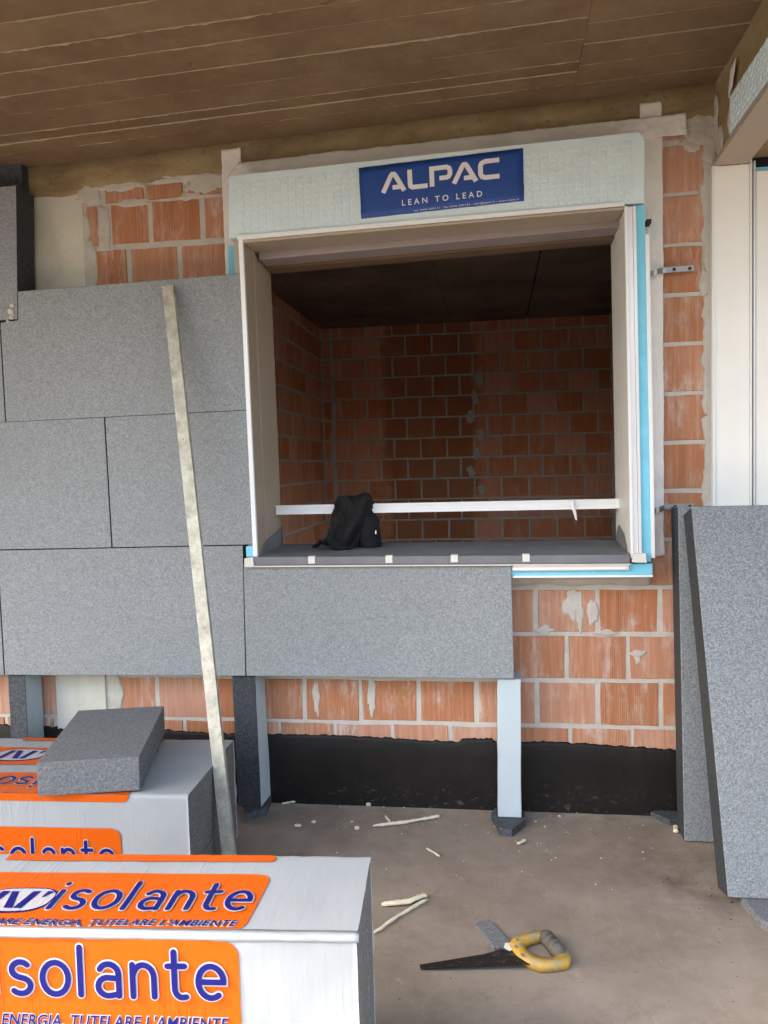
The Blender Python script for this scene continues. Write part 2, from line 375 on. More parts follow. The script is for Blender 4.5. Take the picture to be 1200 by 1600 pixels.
# ------------------------------------------------------------------ ground and floor
bm = bmesh.new(); box(bm, -300, 300, -300, 300, -.40, -.075); tag(mk(bm, 'ground', 'yard'), kind='structure')
fl = tag(boxo('floor', 'screed_floor', None, -7, 6, -3.6, .29, -.07, 0, 0), kind='structure')
fl2 = boxo('inner_floor', 'plaster_dark', None, -3, 1.4, .3, 4.1, -.07, 0, 0); tag(fl2, kind='structure')
def sheet(pts, h):
    bm = bmesh.new(); n = 18; q = [Vector(p) for p in pts]; rows = []
    for j in range(n + 1):
        r = []
        for i in range(n + 1):
            a, b = i / n, j / n; p = (q[0] * (1 - a) + q[1] * a) * (1 - b) + (q[3] * (1 - a) + q[2] * a) * b
            e = nz(p.x, p.y, 3, 5) * .006
            r.append(bm.verts.new((p.x + (e if i in (0, n) else 0), p.y + (e if j in (0, n) else 0), h + nz(p.x, p.y, 0, 2.5) * .0001)))
        rows.append(r)
    for j in range(n):
        for i in range(n): bm.faces.new((rows[j][i], rows[j][i + 1], rows[j + 1][i + 1], rows[j + 1][i]))
    for f in bm.faces: f.normal_update()
    o = mk(bm, 'membrane_sheet', 'screed_floor', fl, False)
    sm = o.modifiers.new('s', 'SOLIDIFY'); sm.thickness = .0006; sm.offset = -1
    return o
sheet([(-1.2, -1.93, 0), (.9, -2.02, 0), (.9, -1.06, 0), (-1.2, -.93, 0)], .0009)

# ------------------------------------------------------------------ brick wall
BV = []
for k in range(6):
    bm = bmesh.new(); pts = []
    for (x, z) in ((-.5, -.5), (-.17, -.5), (.17, -.5), (.5, -.5), (.5, 0), (.5, .5), (.17, .5), (-.17, .5), (-.5, .5), (-.5, 0)):
        pts.append((x + random.uniform(-.012, .006) * (1 if x > 0 else -1) * (abs(x) > .4), z + random.uniform(-.016, .008) * (1 if z > 0 else -1) * (abs(z) > .4)))
    f = [bm.verts.new((x * .972, 0, z * .965)) for x, z in pts]; m_ = [bm.verts.new((x, .05, z)) for x, z in pts]; b = [bm.verts.new((x, 1, z)) for x, z in pts]
    bm.faces.new(f)
    for i in range(10):
        j = (i + 1) % 10; bm.faces.new((f[i], m_[i], m_[j], f[j])); bm.faces.new((m_[i], b[i], b[j], m_[j]))
    bmesh.ops.recalc_face_normals(bm, faces=bm.faces)
    me = bpy.data.meshes.new('brick'); bm.to_mesh(me); bm.free(); BV.append(me)
BM = {}
def brick(parent, x0, x1, z0, z1, y=0.0, mat='clay', side=0, rz=0, depth=.09):
    k = random.randrange(6)
    if (mat, k) not in BM:
        me = BV[k].copy(); me.materials.append(M[mat]); BM[(mat, k)] = me
    o = bpy.data.objects.new('brick', BM[(mat, k)]); COL.objects.link(o); o.parent = parent
    pl = Vector(parent.location)
    jy = random.uniform(-.0025, .002)
    if side: # face looks along +x: x0,x1 are y range, y is plane x
        o.location = Vector((y + jy, (x0 + x1) / 2, (z0 + z1) / 2)) - pl; o.rotation_euler = (0, rz, math.pi / 2)
    else:
        o.location = Vector(((x0 + x1) / 2, y + jy, (z0 + z1) / 2)) - pl; o.rotation_euler = (0, rz + random.uniform(-.004, .004), 0)
    o.scale = (x1 - x0, depth, z1 - z0)
    return o
wall = root('brick_wall', (-.6, 0, 0), 'orange hollow brick facade wall around the window, with black bitumen base', 'wall')
bm = bmesh.new()
YM = .0025
box(bm, -6.8, -.99, YM, .285, 0, 2.62); box(bm, -.99, .552, YM, .285, 0, .90); box(bm, -.99, .552, YM, .285, 2.30, 2.62)
box(bm, .552, .80, YM, .285, 0, 2.62); mk(bm, 'mortar', 'mortar', wall)
PW_, PZ = .226, .1762
jx, jz = .0130, .0130
def row(x0, x1, z0, z1, off, keep=lambda a, b, c, d: True, mat='clay', par=None, y=0.0, pw=PW_, edge=.012):
    k = math.floor((x0 - off) / pw); x = off + k * pw
    while x < x1:
        w = random.uniform(.75, 1.3) * jx
        a, b = max(x + w / 2, x0), min(x + pw - w / 2, x1)
        if b - a > .03 and keep(a, b, z0, z1):
            h = random.uniform(.8, 1.15) * jz / 2
            m_ = mat
            brick(par or wall, a, b, z0 + h, z1 - h, y, m_)
        x += pw
beds = [2.446 - PZ * k for k in range(0, 14)]   # 2.446, 2.27, ...
for k in range(13):
    z1, z0 = beds[k], beds[k + 1]
    if z1 < .26: break
    off = .133 if k % 2 == 1 else .022
    off = {9: .136, 10: .247, 11: .136, 12: .257}.get(k, off)
    # right of the window (single brick column, rough right edge)
    if z0 > .86: row(.50, .757 + random.uniform(-.02, .006), z0, z1, .50, pw=.30)
    else:
        keep = lambda a, b, c, d: (b > .05 or d < .56)
        row(-.97, .775, z0, z1, off, keep)
        if z0 < .5:
            row(-2.6, -1.805, z0, z1, off - .05, lambda a, b, c, d: d < .6)
            row(-1.575 + .03 * (k % 2), -.97, z0, z1, -1.378 if k % 2 else -1.269)
# the sliced brick over the right-hand column
brick(wall, .602, .70, 2.46, 2.505, 0, rz=-.05)
# upper left field
for a, b in ((-1.588, -1.542), (-1.487, -1.328), (-1.316, -1.118), (-1.101, -.98)): brick(wall, a, b, 2.228, 2.386)
for a, b in ((-1.57, -1.428), (-1.412, -1.216), (-1.204, -.98)): brick(wall, a, b, 2.053, 2.210)
for a, b in ((-1.505, -1.345), (-1.335, -1.185), (-1.165, -1.0)): brick(wall, a, b, 2.402 + .006 * a, 2.448, -.0065, rz=-.03)
# bitumen coating with a brushed upper edge
bm = bmesh.new(); n = 340; top = []; bot = []; 
for i in range(n + 1):
    x = -2.7 + (0.795 + 2.7) * i / n
    base = .271 + .012 * nz(x, 0, 0, 2.3) - .012 * (x + .3)
    if -.16 < x < -.03: base += .012
    z = base + .006 * nz(x, 5, 0, 28) + (max(0, nz(x, 9, 0, 46)) ** 2) * .022 + random.uniform(-.002, .003)
    z += max(0, nz(x, 2, 0, 5) - .25) * abs(nz(x, 12, 0, 90)) * .05
    top.append((x, z))
zs = [0, .03, .08, .14, .2]
grid = []
for (x, z) in top:
    c = [bm.verts.new((x, -.008 + .002 * nz(x, 0, q, 12), q)) for q in zs] + [bm.verts.new((x, -.007, z - .012)), bm.verts.new((x, -.0035, z)), bm.verts.new((x, .006, z))]
    grid.append(c)
for a, b in zip(grid, grid[1:]):
    for i in range(len(a) - 1): bm.faces.new((a[i], b[i], b[i + 1], a[i + 1]))
mk(bm, 'bitumen_coating', 'bitumen', wall, True)
# mortar smears
def smear(cx, cz, rx, rz_, th=.006, y=-.001, mat='mortar', par=None, seed=0, lump=.35, name='mortar_smear'):
    th *= .6; bm = bmesh.new(); n = 28; c0 = bm.verts.new((cx, y - th * .8, cz)); rings = []
    K = [1 + lump * 1.5 * (nz(math.cos(2 * math.pi * i / n) * 1.3 + seed, math.sin(2 * math.pi * i / n) * 1.3, seed * 1.7) + .6 * nz(math.cos(2 * math.pi * i / n) * 4 + seed, math.sin(2 * math.pi * i / n) * 4, seed)) for i in range(n)]
    for f, h in ((.4, .9), (.75, .75), (.93, .4), (1.0, -.004 / th)):
        r = []
        for i in range(n):
            a = 2 * math.pi * i / n; x = cx + rx * K[i] * f * math.cos(a); z = cz + rz_ * K[i] * f * math.sin(a)
            hh = th * (h + (.45 * nz(x, seed, z, 38) if h > 0 else 0))
            r.append(bm.verts.new((x, y - hh, z)))
        rings.append(r)
    for i in range(n):
        j = (i + 1) % n; bm.faces.new((c0, rings[0][i], rings[0][j]))
        for p, q in zip(rings, rings[1:]): bm.faces.new((p[i], q[i], q[j], p[j]))
    return mk(bm, name, mat, par or wall, True)
smear(.272, .80, .035, .06, seed=1); smear(.30, .765, .018, .085, seed=2); smear(.345, .77, .02, .05, .004, seed=3); smear(.395, .69, .045, .012, seed=4)
smear(.17, .70, .03, .018, seed=5); smear(.51, .615, .035, .012, seed=6); smear(-.035, .53, .03, .012, seed=7); smear(.505, .59, .012, .02, .004, seed=17)
for i in range(16):
    z = 2.40 - i * .088; smear(.763 + random.uniform(-.006, .006), z, random.uniform(.018, .032), random.uniform(.05, .085), .008, seed=20 + i)
smear(.745, 2.50, .062, .075, .02, seed=41, lump=.3); smear(.705, 2.455, .04, .035, .012, seed=42); smear(.77, 2.42, .03, .06, .014, seed=43)
smear(-1.575, 2.44, .05, .055, .010, seed=50); smear(-1.44, 2.462, .12, .03, .012, seed=51); smear(-1.22, 2.468, .13, .026, .012, seed=52); smear(-1.08, 2.44, .09, .045, .010, seed=53)
smear(-1.515, 2.31, .028, .085, .006, seed=54); smear(-1.585, 2.14, .03, .12, .006, seed=55); smear(-1.39, 2.39, .07, .016, .008, seed=56); smear(-1.16, 2.395, .06, .016, .008, seed=57)
smear(-1.60, 2.3, .022, .1, .006, seed=58); smear(-1.558, .43, .028, .10, .005, seed=59); smear(-1.79, .40, .02, .12, .006, seed=60); smear(-1.765, .35, .03, .06, .004, seed=61)
smear(-.50, .44, .016, .07, .003, seed=62); smear(-.72, .43, .014, .07, .003, seed=63)
# render bed under the window
bm = bmesh.new(); N = 40; A = []
for i in range(N + 1):
    x = .02 + .53 * i / N; zl = .874 + .010 * nz(x, 0, 1, 9) - (.0 if x < .5 else .0); zh = .9165
    A.append([bm.verts.new((x, .004, zl - .004)), bm.verts.new((x, -.016 + .004 * nz(x, 2, 0, 14), zl)), bm.verts.new((x, -.020 + .004 * nz(x, 7, 0, 14), zh - .012)), bm.verts.new((x, -.016, zh)), bm.verts.new((x, .004, zh))])
for a, b in zip(A, A[1:]):
    for i in range(4): bm.faces.new((a[i], b[i], b[i + 1], a[i + 1]))
bm.faces.new(A[0]); bm.faces.new(list(reversed(A[-1]))); mk(bm, 'mortar_bed', 'mortar', wall, True)

# concrete column and ring beam, slab
tag(boxo('concrete_column', 'column_concrete', None, -1.818, -1.600, -.006, .25, 0, 2.437, .004), 'pale grey concrete column between the bricks and the dark board edge', 'column')
bm = bmesh.new(); N = 150; A = []
for i in range(N + 1):
    x = -6.8 + 7.6 * i / N if i < 20 else -5.8 + (0.795 + 5.8) * (i - 20) / (N - 20)
    zt = 2.60 + .0333 * (x + .39) + .02; zb = 2.484 + .024 * (x + .4)
    if x < -1.60: zb = 2.432
    rag = .010 * nz(x, 3, 0, 7) + .008 * nz(x, 8, 0, 24)
    A.append([bm.verts.new((x, .02, zb + rag - .006)), bm.verts.new((x, -.006 - .006 * nz(x, 1, 1, 16), zb + rag)), bm.verts.new((x, -.012 - .007 * nz(x, 5, 1, 19), zb + .022 + rag)),
              bm.verts.new((x, -.010 - .002 * nz(x, 2, 0, 6), zb + .045)), bm.verts.new((x, -.012, (zb + zt) / 2)), bm.verts.new((x, -.012, zt)), bm.verts.new((x, .02, zt))])
for a, b in zip(A, A[1:]):
    for i in range(6): bm.faces.new((a[i], b[i], b[i + 1], a[i + 1]))
tag(mk(bm, 'ring_beam', 'beam_concrete', None, True), 'olive brown concrete beam with a ragged lower edge under the ceiling', 'beam')

cz = lambda x: 2.60 + .0333 * (x + .39)
ceil = tag(hexo('ceiling', 'slab_concrete', None, [(-7, -2.286, cz(-7) + .03), (1.6, -2.286, cz(1.6) + .03), (1.6, .29, cz(1.6) + .03), (-7, .29, cz(-7) + .03), (-7, -2.286, 2.95), (1.6, -2.286, 2.95), (1.6, .29, 2.95), (-7, .29, 2.95)], 0), kind='structure')
LY = [.005, -.150, -.228, -.300, -.438, -.556, -.690, -.80, -.93, -1.06, -1.19, -1.32, -1.45, -1.58, -1.71, -1.84, -1.97, -2.10, -2.284]
RY = [.005, -.137, -.268, -.398, -.520, -.650, -.78, -.91, -1.04, -1.17, -1.30, -1.43, -1.56, -1.69, -1.82, -1.95, -2.08, -2.19, -2.284]
def strips(x0, x1, ys, sx):
    for a, b in zip(ys, ys[1:]):
        o = random.uniform(-.003, .003); tl = random.uniform(-.003, .003)
        h = lambda x, y: cz(x) + o + tl * ((y - a) / (b - a) - .5)
        g0 = .0012
        hexo('board_imprint', 'slab_concrete', ceil, [(x0, b + g0, h(x0, b)), (x1, b + g0, h(x1, b)), (x1, a - g0, h(x1, a)), (x0, a - g0, h(x0, a)), (x0, b + g0, cz(x0) + .029), (x1, b + g0, cz(x1) + .029), (x1, a - g0, cz(x1) + .029), (x0, a - g0, cz(x0) + .029)], 0)
        if b < -2.27: continue
        # ragged fin of laitance at the board joint
        bm = bmesh.new(); n = int((x1 - x0) * 55); V = []; big = random.choice((.6, .8, 1, 1, 1.5))
        for i in range(n + 1):
            x = x0 + (x1 - x0) * i / n
            k = max(0, .45 + 1.0 * nz(x, b * 9, 0, 3.1) + .55 * nz(x, b * 5, 3, 17) + random.uniform(-.4, .4)) * big * .7
            if sx > 0: k *= .7
            w = .0010 + .0022 * k; y = b + .002 * nz(x, b, 0, 8)
            V.append([bm.verts.new((x, y - w, cz(x) + .004)), bm.verts.new((x, y, cz(x) - .0012 - .0055 * k)), bm.verts.new((x, y + w, cz(x) + .004))])
        for p, q in zip(V, V[1:]):
            bm.faces.new((p[0], q[0], q[1], p[1])); bm.faces.new((p[1], q[1], q[2], p[2]))
        mk(bm, 'joint_fin', 'fin', ceil)
strips(-6.9, .2895, LY, 0); strips(.2905, .80, RY, 1)

# ------------------------------------------------------------------ room behind the window
YB = 3.75
rm = root('rear_brick_wall', (-.2, YB, 0), 'dim orange brick wall at the back of the room seen through the window', 'wall')
mk_b = bmesh.new(); box(mk_b, -1.75, 1.4, YB + .004, YB + .2, 0, 2.6); mk(mk_b, 'mortar', 'mortar', rm)
for k in range(-4, 12):
    z1 = 1.906 - .1735 * k; z0 = z1 - .1735
    if z0 < .42: break
    if z1 > 2.62: continue
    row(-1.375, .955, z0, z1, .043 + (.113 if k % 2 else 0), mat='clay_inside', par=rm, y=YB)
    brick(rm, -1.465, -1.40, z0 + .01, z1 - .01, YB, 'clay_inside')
for i in range(9): smear(-1.39 + random.uniform(-.01, .01), .8 + i * .15, .022, .09, .008, YB, 'mortar', rm, 70 + i)
for i in range(8): smear(-.17 + .05 * math.sin(i * 2.1), .95 + i * .155, .035, .06, .004, YB, 'mortar', rm, 90 + i)
for i in range(10): smear(.975, .75 + i * .16, .04, .09, .008, YB, 'mortar', rm, 110 + i)
ls = root('side_brick_wall', (-1.475, 1.9, 0), 'receding brick wall on the left side of the dim room', 'wall')
bm = bmesh.new(); box(bm, -1.70, -1.479, .29, YB, 0, 2.6); mk(bm, 'mortar', 'mortar', ls)
for k in range(-4, 12):
    z1 = 1.906 - .1735 * k; z0 = z1 - .1735
    if z0 < .5: break
    if z1 > 2.62: continue
    y = 3.72 - (.113 if k % 2 else 0)
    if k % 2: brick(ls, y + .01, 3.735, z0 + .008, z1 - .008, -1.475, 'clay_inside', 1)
    while y > 1.1:
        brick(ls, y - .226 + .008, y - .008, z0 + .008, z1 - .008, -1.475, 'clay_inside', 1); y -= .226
bm = bmesh.new(); box(bm, 1.0, 1.18, .29, .45, 0, 2.6); box(bm, 1.0, 1.18, 3.35, YB, 0, 2.6); box(bm, 1.0, 1.18, .4505, 3.3495, 1.55, 2.6)
tag(mk(bm, 'side_wall', 'plaster_dark'), kind='structure')   # unseen wide opening added on this side to light the rear wall
ic = tag(boxo('inner_ceiling', 'inner_ceiling', None, -1.9, 1.4, .295, 4.1, 2.56, 2.95, 0), kind='structure')
# plank-poured panels of the room ceiling with open joints
for x0, x1 in ((-1.47, -.3525), (-.3495, .264), (.272, .99)): boxo('ceiling_panel', 'inner_ceiling', ic, x0, x1, .30, YB, 2.515, 2.558, .003)
# ------------------------------------------------------------------ window surround
H = lambda x: 2.1925 + .0176 * (x + .23)          # lower edge of the header follows a slight tilt
F = -.145
win = root('window_surround', (-.22, 0, .95), 'white prefabricated window box with blue banner and grey sill in the brick wall', 'window')
bm = bmesh.new(); prism(bm, [(-.958, F, 2.183), (.516, F, 2.206), (.518, F, 2.420), (.500, F, 2.443), (-.951, F, 2.406)], (0, .135, 0), .002); mk(bm, 'header_box', 'header_white', win)
bm = bmesh.new()
def hz(s, t_): # header parametric point
    a = Vector((-.951, F, 2.190)).lerp(Vector((.512, F, 2.213)), s); b = Vector((-.948, F, 2.404)).lerp(Vector((.505, F, 2.439)), s); return a.lerp(b, t_)
nu, nv = 52, 9
for j in range(nv):
    for i in range(nu):
        s0 = (i + .5) / nu; t0 = (j + .55) / (nv + .6) * .93 + .02
        x = hz(s0, t0).x
        if -.475 < x < .118 or s0 < .018 or s0 > .985: continue
        sl_ = 1 if (i + j) % 2 else -1
        du, dv = .40 / nu, .040
        q = [(s0 - du, t0 - dv - .018 * sl_), (s0 + du, t0 - dv + .018 * sl_), (s0 + du, t0 + dv + .018 * sl_), (s0 - du, t0 + dv - .018 * sl_)]
        b0 = [bm.verts.new(hz(*p) + Vector((0, .001, 0))) for p in q]
        c = hz(s0, t0); t1 = [bm.verts.new(c.lerp(hz(*p), .78) + Vector((0, -.0012, 0))) for p in q]
        bm.faces.new(t1)
        for k in range(4): bm.faces.new((b0[k], b0[(k + 1) % 4], t1[(k + 1) % 4], t1[k]))
tag(mk(bm, 'embossed_relief', 'header_white', win), kind='stuff')
# header underside, edge profile, inner bar
hexo('edge_profile', 'profile_white', win, [(-.924, -.156, H(-.924) - .010), (.4485, -.156, H(.45) - .008), (.4485, -.010, H(.45) - .003), (-.924, -.010, H(-.924) - .004), (-.924, -.156, H(-.924) + .006), (.4485, -.156, H(.45) + .005), (.4485, -.146, H(.45) + .005), (-.924, -.146, H(-.924) + .006)], 0)
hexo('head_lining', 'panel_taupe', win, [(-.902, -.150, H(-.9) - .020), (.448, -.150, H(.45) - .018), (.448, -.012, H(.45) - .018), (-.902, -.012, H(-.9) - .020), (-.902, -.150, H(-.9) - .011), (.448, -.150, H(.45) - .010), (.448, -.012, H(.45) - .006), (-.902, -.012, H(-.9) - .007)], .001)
hexo('roller_bar', 'bar_grey', win, [(-.888, -.010, 2.134), (.470, -.010, 2.168), (.470, .10, 2.168), (-.888, .10, 2.134), (-.888, -.010, 2.31), (.470, -.010, 2.31), (.470, .10, 2.31), (-.888, .10, 2.31)], .003)
hexo('roller_bar_lip', 'lip_brown', win, [(-.888, .104, 2.126), (.472, .104, 2.160), (.472, .19, 2.160), (-.888, .19, 2.126), (-.888, .104, 2.31), (.472, .104, 2.31), (.472, .19, 2.31), (-.888, .19, 2.31)], .002)
# left jamb
def jamb(name, mat, xt, xb, w, y0, y1, zt=2.20, zb=1.0, bev=.0015):
    s = 1 if w > 0 else -1
    return hexo(name, mat, win, [(xb, y0, zb), (xb + w, y0, zb), (xb + w, y1, zb), (xb, y1, zb), (xt, y0, zt), (xt + w, y0, zt), (xt + w, y1, zt), (xt, y1, zt)], bev)
jamb('jamb_profile', 'profile_white', -.904, -.891, -.017, -.152, -.138, 2.176, .992)
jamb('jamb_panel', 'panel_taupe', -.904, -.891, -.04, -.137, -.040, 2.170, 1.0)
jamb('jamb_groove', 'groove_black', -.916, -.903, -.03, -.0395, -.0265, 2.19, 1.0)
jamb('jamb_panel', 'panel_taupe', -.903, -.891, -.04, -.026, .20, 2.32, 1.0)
# right jamb: panel, metal profile with ridges
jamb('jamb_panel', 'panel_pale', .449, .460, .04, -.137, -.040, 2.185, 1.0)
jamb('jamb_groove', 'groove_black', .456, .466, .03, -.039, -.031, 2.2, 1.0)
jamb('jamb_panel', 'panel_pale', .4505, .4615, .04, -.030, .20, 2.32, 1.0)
jamb('jamb_profile', 'profile_white', .449, .460, .010, -.152, -.138, 2.196, .985)
jamb('guide_rail', 'profile_silver', .4595, .4705, .017, -.147, -.06, 2.196, .985)
jamb('guide_rail', 'profile_silver', .477, .4885, .010, -.151, -.06, 2.196, .985)
# blue insulation shoulders
hexo('blue_strip', 'xps_blue', win, [(.4985, -.138, .972), (.531, -.138, .972), (.531, -.002, .972), (.4985, -.002, .972), (.4875, -.138, 2.200), (.5185, -.138, 2.200), (.5185, -.002, 2.200), (.4875, -.002, 2.200)])
hexo('edge_strip', 'profile_white', win, [(.5315, -.142, .985), (.5445, -.142, .985), (.5445, -.002, .985), (.5315, -.002, .985), (.519, -.142, 2.10), (.5325, -.142, 2.10), (.5325, -.002, 2.10), (.519, -.002, 2.10)])
boxo('blue_strip', 'xps_blue', win, -.990, -.93, -.066, -.002, .985, 2.178)
boxo('blue_strip', 'xps_blue', win, -.93, .536, -.138, -.002, .9265, .9655)
boxo('blue_strip', 'xps_blue', win, -.9355, -.9075, -.150, -.068, 1.005, 1.045)
boxo('edge_strip', 'profile_white', win, .0505, .537, -.142, -.002, .918, .926)
boxo('sill_trim', 'trim_rose', win, .0505, .452, -.158, -.1385, .9455, .9655)
boxo('sill_trim', 'profile_white', win, .0505, .440, -.1615, -.1585, .950, .956, 0)
# sill
sill = hexo('sill', 'membrane_grey', win, [(-.93, -.166, .974), (.456, -.166, .970), (.474, .20, .985), (-.91, .20, .985), (-.93, -.166, 1.006), (.456, -.166, 1.001), (.474, .20, 1.018), (-.91, .20, 1.018)], .006)
hexo('sill_lip', 'trim_rose', win, [(-.935, -.170, .969), (.457, -.170, .966), (.457, -.150, .966), (-.935, -.150, .969), (-.935, -.170, .9735), (.457, -.170, .9695), (.457, -.150, .9695), (-.935, -.150, .9735)], 0)
def patch(name, mat, par, q, nu=8, nv=8, amp=.003, sc=9, th=.0015, ax=(0, -1, 0), curl=0):
    bm = bmesh.new(); q = [Vector(p) for p in q]; V = []
    for j in range(nv + 1):
        r = []
        for i in range(nu + 1):
            a, b = i / nu, j / nv; p = (q[0] * (1 - a) + q[1] * a) * (1 - b) + (q[3] * (1 - a) + q[2] * a) * b
            d = amp * (.5 + nz(p.x, p.y, p.z, sc) + .5 * nz(p.x, p.y + 9, p.z, sc * 2.7)) + curl * (b ** 3)
            e = .0015 * nz(p.x * 3, 4, p.z * 3, 9)
            r.append(bm.verts.new(p + Vector(ax) * d + Vector((e, 0, e))))
        V.append(r)
    for j in range(nv):
        for i in range(nu): bm.faces.new((V[j][i], V[j][i + 1], V[j + 1][i + 1], V[j + 1][i]))
    o = mk(bm, name, mat, par, True)
    m = o.modifiers.new('thickness', 'SOLIDIFY'); m.thickness = th; m.offset = 0
    return o
patch('sill_upturn', 'membrane_grey', win, [(-.8880, -.135, 1.0), (-.8880, .195, 1.016), (-.8895, .195, 1.092), (-.8895, -.06, 1.050)], amp=.0015, ax=(1, 0, 0))
patch('sill_upturn', 'membrane_grey', win, [(.4565, -.10, .998), (.4575, .19, 1.016), (.4575, .10, 1.085), (.4565, -.02, 1.06)], amp=.0015, ax=(-1, 0, 0))
for x in (-.681, -.393, -.156, .098): boxo('tape_tab', 'tab_cream', win, x - .0125, x + .0125, -.1685, -.140, .980, 1.0065, 0)
hexo('corner_tab', 'tab_cream', win, [(-.938, -.172, .970), (-.900, -.172, .972), (-.900, -.14, .972), (-.938, -.14, .970), (-.936, -.172, 1.002), (-.903, -.172, 1.006), (-.903, -.14, 1.006), (-.936, -.14, 1.002)])
hexo('corner_tab', 'tab_cream', win, [(.462, -.168, .974), (.512, -.168, .972), (.512, -.12, .972), (.462, -.12, .974), (.466, -.168, 1.002), (.508, -.168, 1.006), (.508, -.12, 1.006), (.466, -.12, 1.002)])
bnr = patch('banner', 'sticker_blue', win, [(-.463, F - .0022, 2.218), (.112, F - .0022, 2.240), (.111, F - .0022, 2.419), (-.467, F - .0022, 2.396)], 20, 8, .0006, 5, .0008)
BQ = [Vector((-.463, F - .0036, 2.218)), Vector((.112, F - .0036, 2.240)), Vector((.111, F - .0036, 2.419)), Vector((-.467, F - .0036, 2.396))]
def bq(h):
    def fn(s, t_): return (BQ[0].lerp(BQ[1], s)).lerp(BQ[3].lerp(BQ[2], s), t_) + Vector((0, -h, 0))
    return fn
asp = .185 / .575
bm = bmesh.new(); hh = .385; ww = .086
def letter(strokes, s0, s1, t0):
    for k, p in enumerate(strokes):
        # work in metres for even stroke width
        P = [(s0 * .575 + a * (s1 - s0) * .575, (t0 + b * hh) * .185) for a, b in p]
        V, Fc = ribbon(P, .0165, False, 'flat'); f = bq(.0003 * k)
        put(bm, (V, Fc), lambda x, y: f(x / .575, y / .185))
Ap = [[(.06, .0), (.40, .80), (.46, .895), (.54, .895), (.60, .80), (.94, .0)], [(.83, .22), (.46, .22)]]
letter(Ap, .135, .285, .455)
letter([[(.07, 1), (.07, .30), (.10, .16), (.20, .10), (1, .10)]], .305, .42, .462)
letter([[(.06, 0), (.06, .895), (.78, .895), (.90, .83), (.94, .70), (.94, .55), (.88, .43), (.78, .38), (.42, .38)]], .440, .567, .468)
letter(Ap, .572, .725, .475)
letter([[(1, .90), (.30, .90), (.13, .83), (.07, .70), (.07, .30), (.13, .17), (.30, .10), (1, .10)]], .735, .857, .485)
mk(bm, 'banner_lettering', 'ink_white', bnr)
bm = bmesh.new()
for s, x, y, sz, sp in (('LEAN TO LEAD', .255, .165, .0295, 1.62), ('tel. 0445 500111 - fax 0445 500125 - info@alpac.it - www.alpac.it', .33, .028, .0088, 1.05)):
    V, Fc = text2d(s, sz, 0, .0004 if sz > .02 else 0, sp); f = bq(.0002)
    W_ = max(v.x for v in V); k = ((.75 if sz > .02 else .97) - x) * .575 / W_
    put(bm, (V, Fc), lambda a, b: f(x + a * k / .575, y + b / .185 + (.02 * a if sz > .02 else 0)))
mk(bm, 'banner_lettering', 'ink_white', bnr)
# crossbar
bm = bmesh.new(); X0, X1 = -.888, .472
for (z0, z1, y0) in ((1.1465, 1.1635, .106), (1.1635, 1.1665, .112), (1.1665, 1.1765, .108), (1.1765, 1.1835, .102)):
    hexa(bm, [(X0, y0, z0), (X1, y0, z0), (X1, .14, z0), (X0, .14, z0), (X0, y0, z1 - .0002), (X1, y0, z1 - .0002), (X1, .14, z1 - .0002), (X0, .14, z1 - .0002)])
mk(bm, 'crossbar', 'profile_white', win)
patch('film_tail', 'ink_white', win, [(.272, .100, 1.185), (.292, .100, 1.185), (.302, .085, 1.105), (.294, .085, 1.108)], 3, 10, .004, 20, .0006)

# ------------------------------------------------------------------ tapes and straps around the frame
def tape(label, q, mat='paper_tape', nu=30, nv=6, amp=.005, sc=7, y=-.02):
    bm = bmesh.new(); q = [Vector((a, y, b)) for a, b in q]; V = []
    horiz = (q[1] - q[0]).length > (q[3] - q[0]).length
    for j in range(nv + 1):
        r = []
        for i in range(nu + 1):
            a, b = i / nu, j / nv; p = (q[0] * (1 - a) + q[1] * a) * (1 - b) + (q[3] * (1 - a) + q[2] * a) * b
            sx, sz = (1, 2.2) if horiz else (2.2, 1)
            rid = 1 - abs(nz(p.x * sx + .4 * p.z, 1, p.z * sz, 15)) * 2.2          # sharp creases
            d = amp * (.6 * nz(p.x, 3, p.z, 6) + .75 * max(0, rid) ** 3 + .3 * nz(p.x, 8, p.z, 32))
            e = .0035 * nz(p.x, 4, p.z, 9) + .0015 * nz(p.x, 4, p.z, 40)
            edge = (j in (0, nv)) if horiz else (i in (0, nu))
            r.append(bm.verts.new(p + Vector((0 if horiz else e * edge, -d, e * edge if horiz else 0))))
        V.append(r)
    for j in range(nv):
        for i in range(nu): bm.faces.new((V[j][i], V[j][i + 1], V[j + 1][i + 1], V[j + 1][i]))
    o = mk(bm, 'sealing_tape', mat, None, True)
    m = o.modifiers.new('thickness', 'SOLIDIFY'); m.thickness = .0008; m.offset = 0
    return tag(o, label, 'tape', 'paper sealing tapes round the window frame')
tape('long beige paper tape running along the top of the white header', [(-1.02, 2.42), (.684, 2.468), (.682, 2.542), (-.95, 2.498)], nu=220, nv=12, amp=.005, y=-.021)
tape('short beige tape end standing up at the left corner of the header', [(-1.020, 2.05), (-.945, 2.05), (-.942, 2.556), (-1.019, 2.553)], nu=10, nv=70, y=-.016, amp=.004)
tape('long vertical pale tape between the blue strip and the bricks', [(.545, .972), (.600, .98), (.602, 2.592), (.525, 2.590)], nu=12, nv=200, y=-.016, amp=.005)
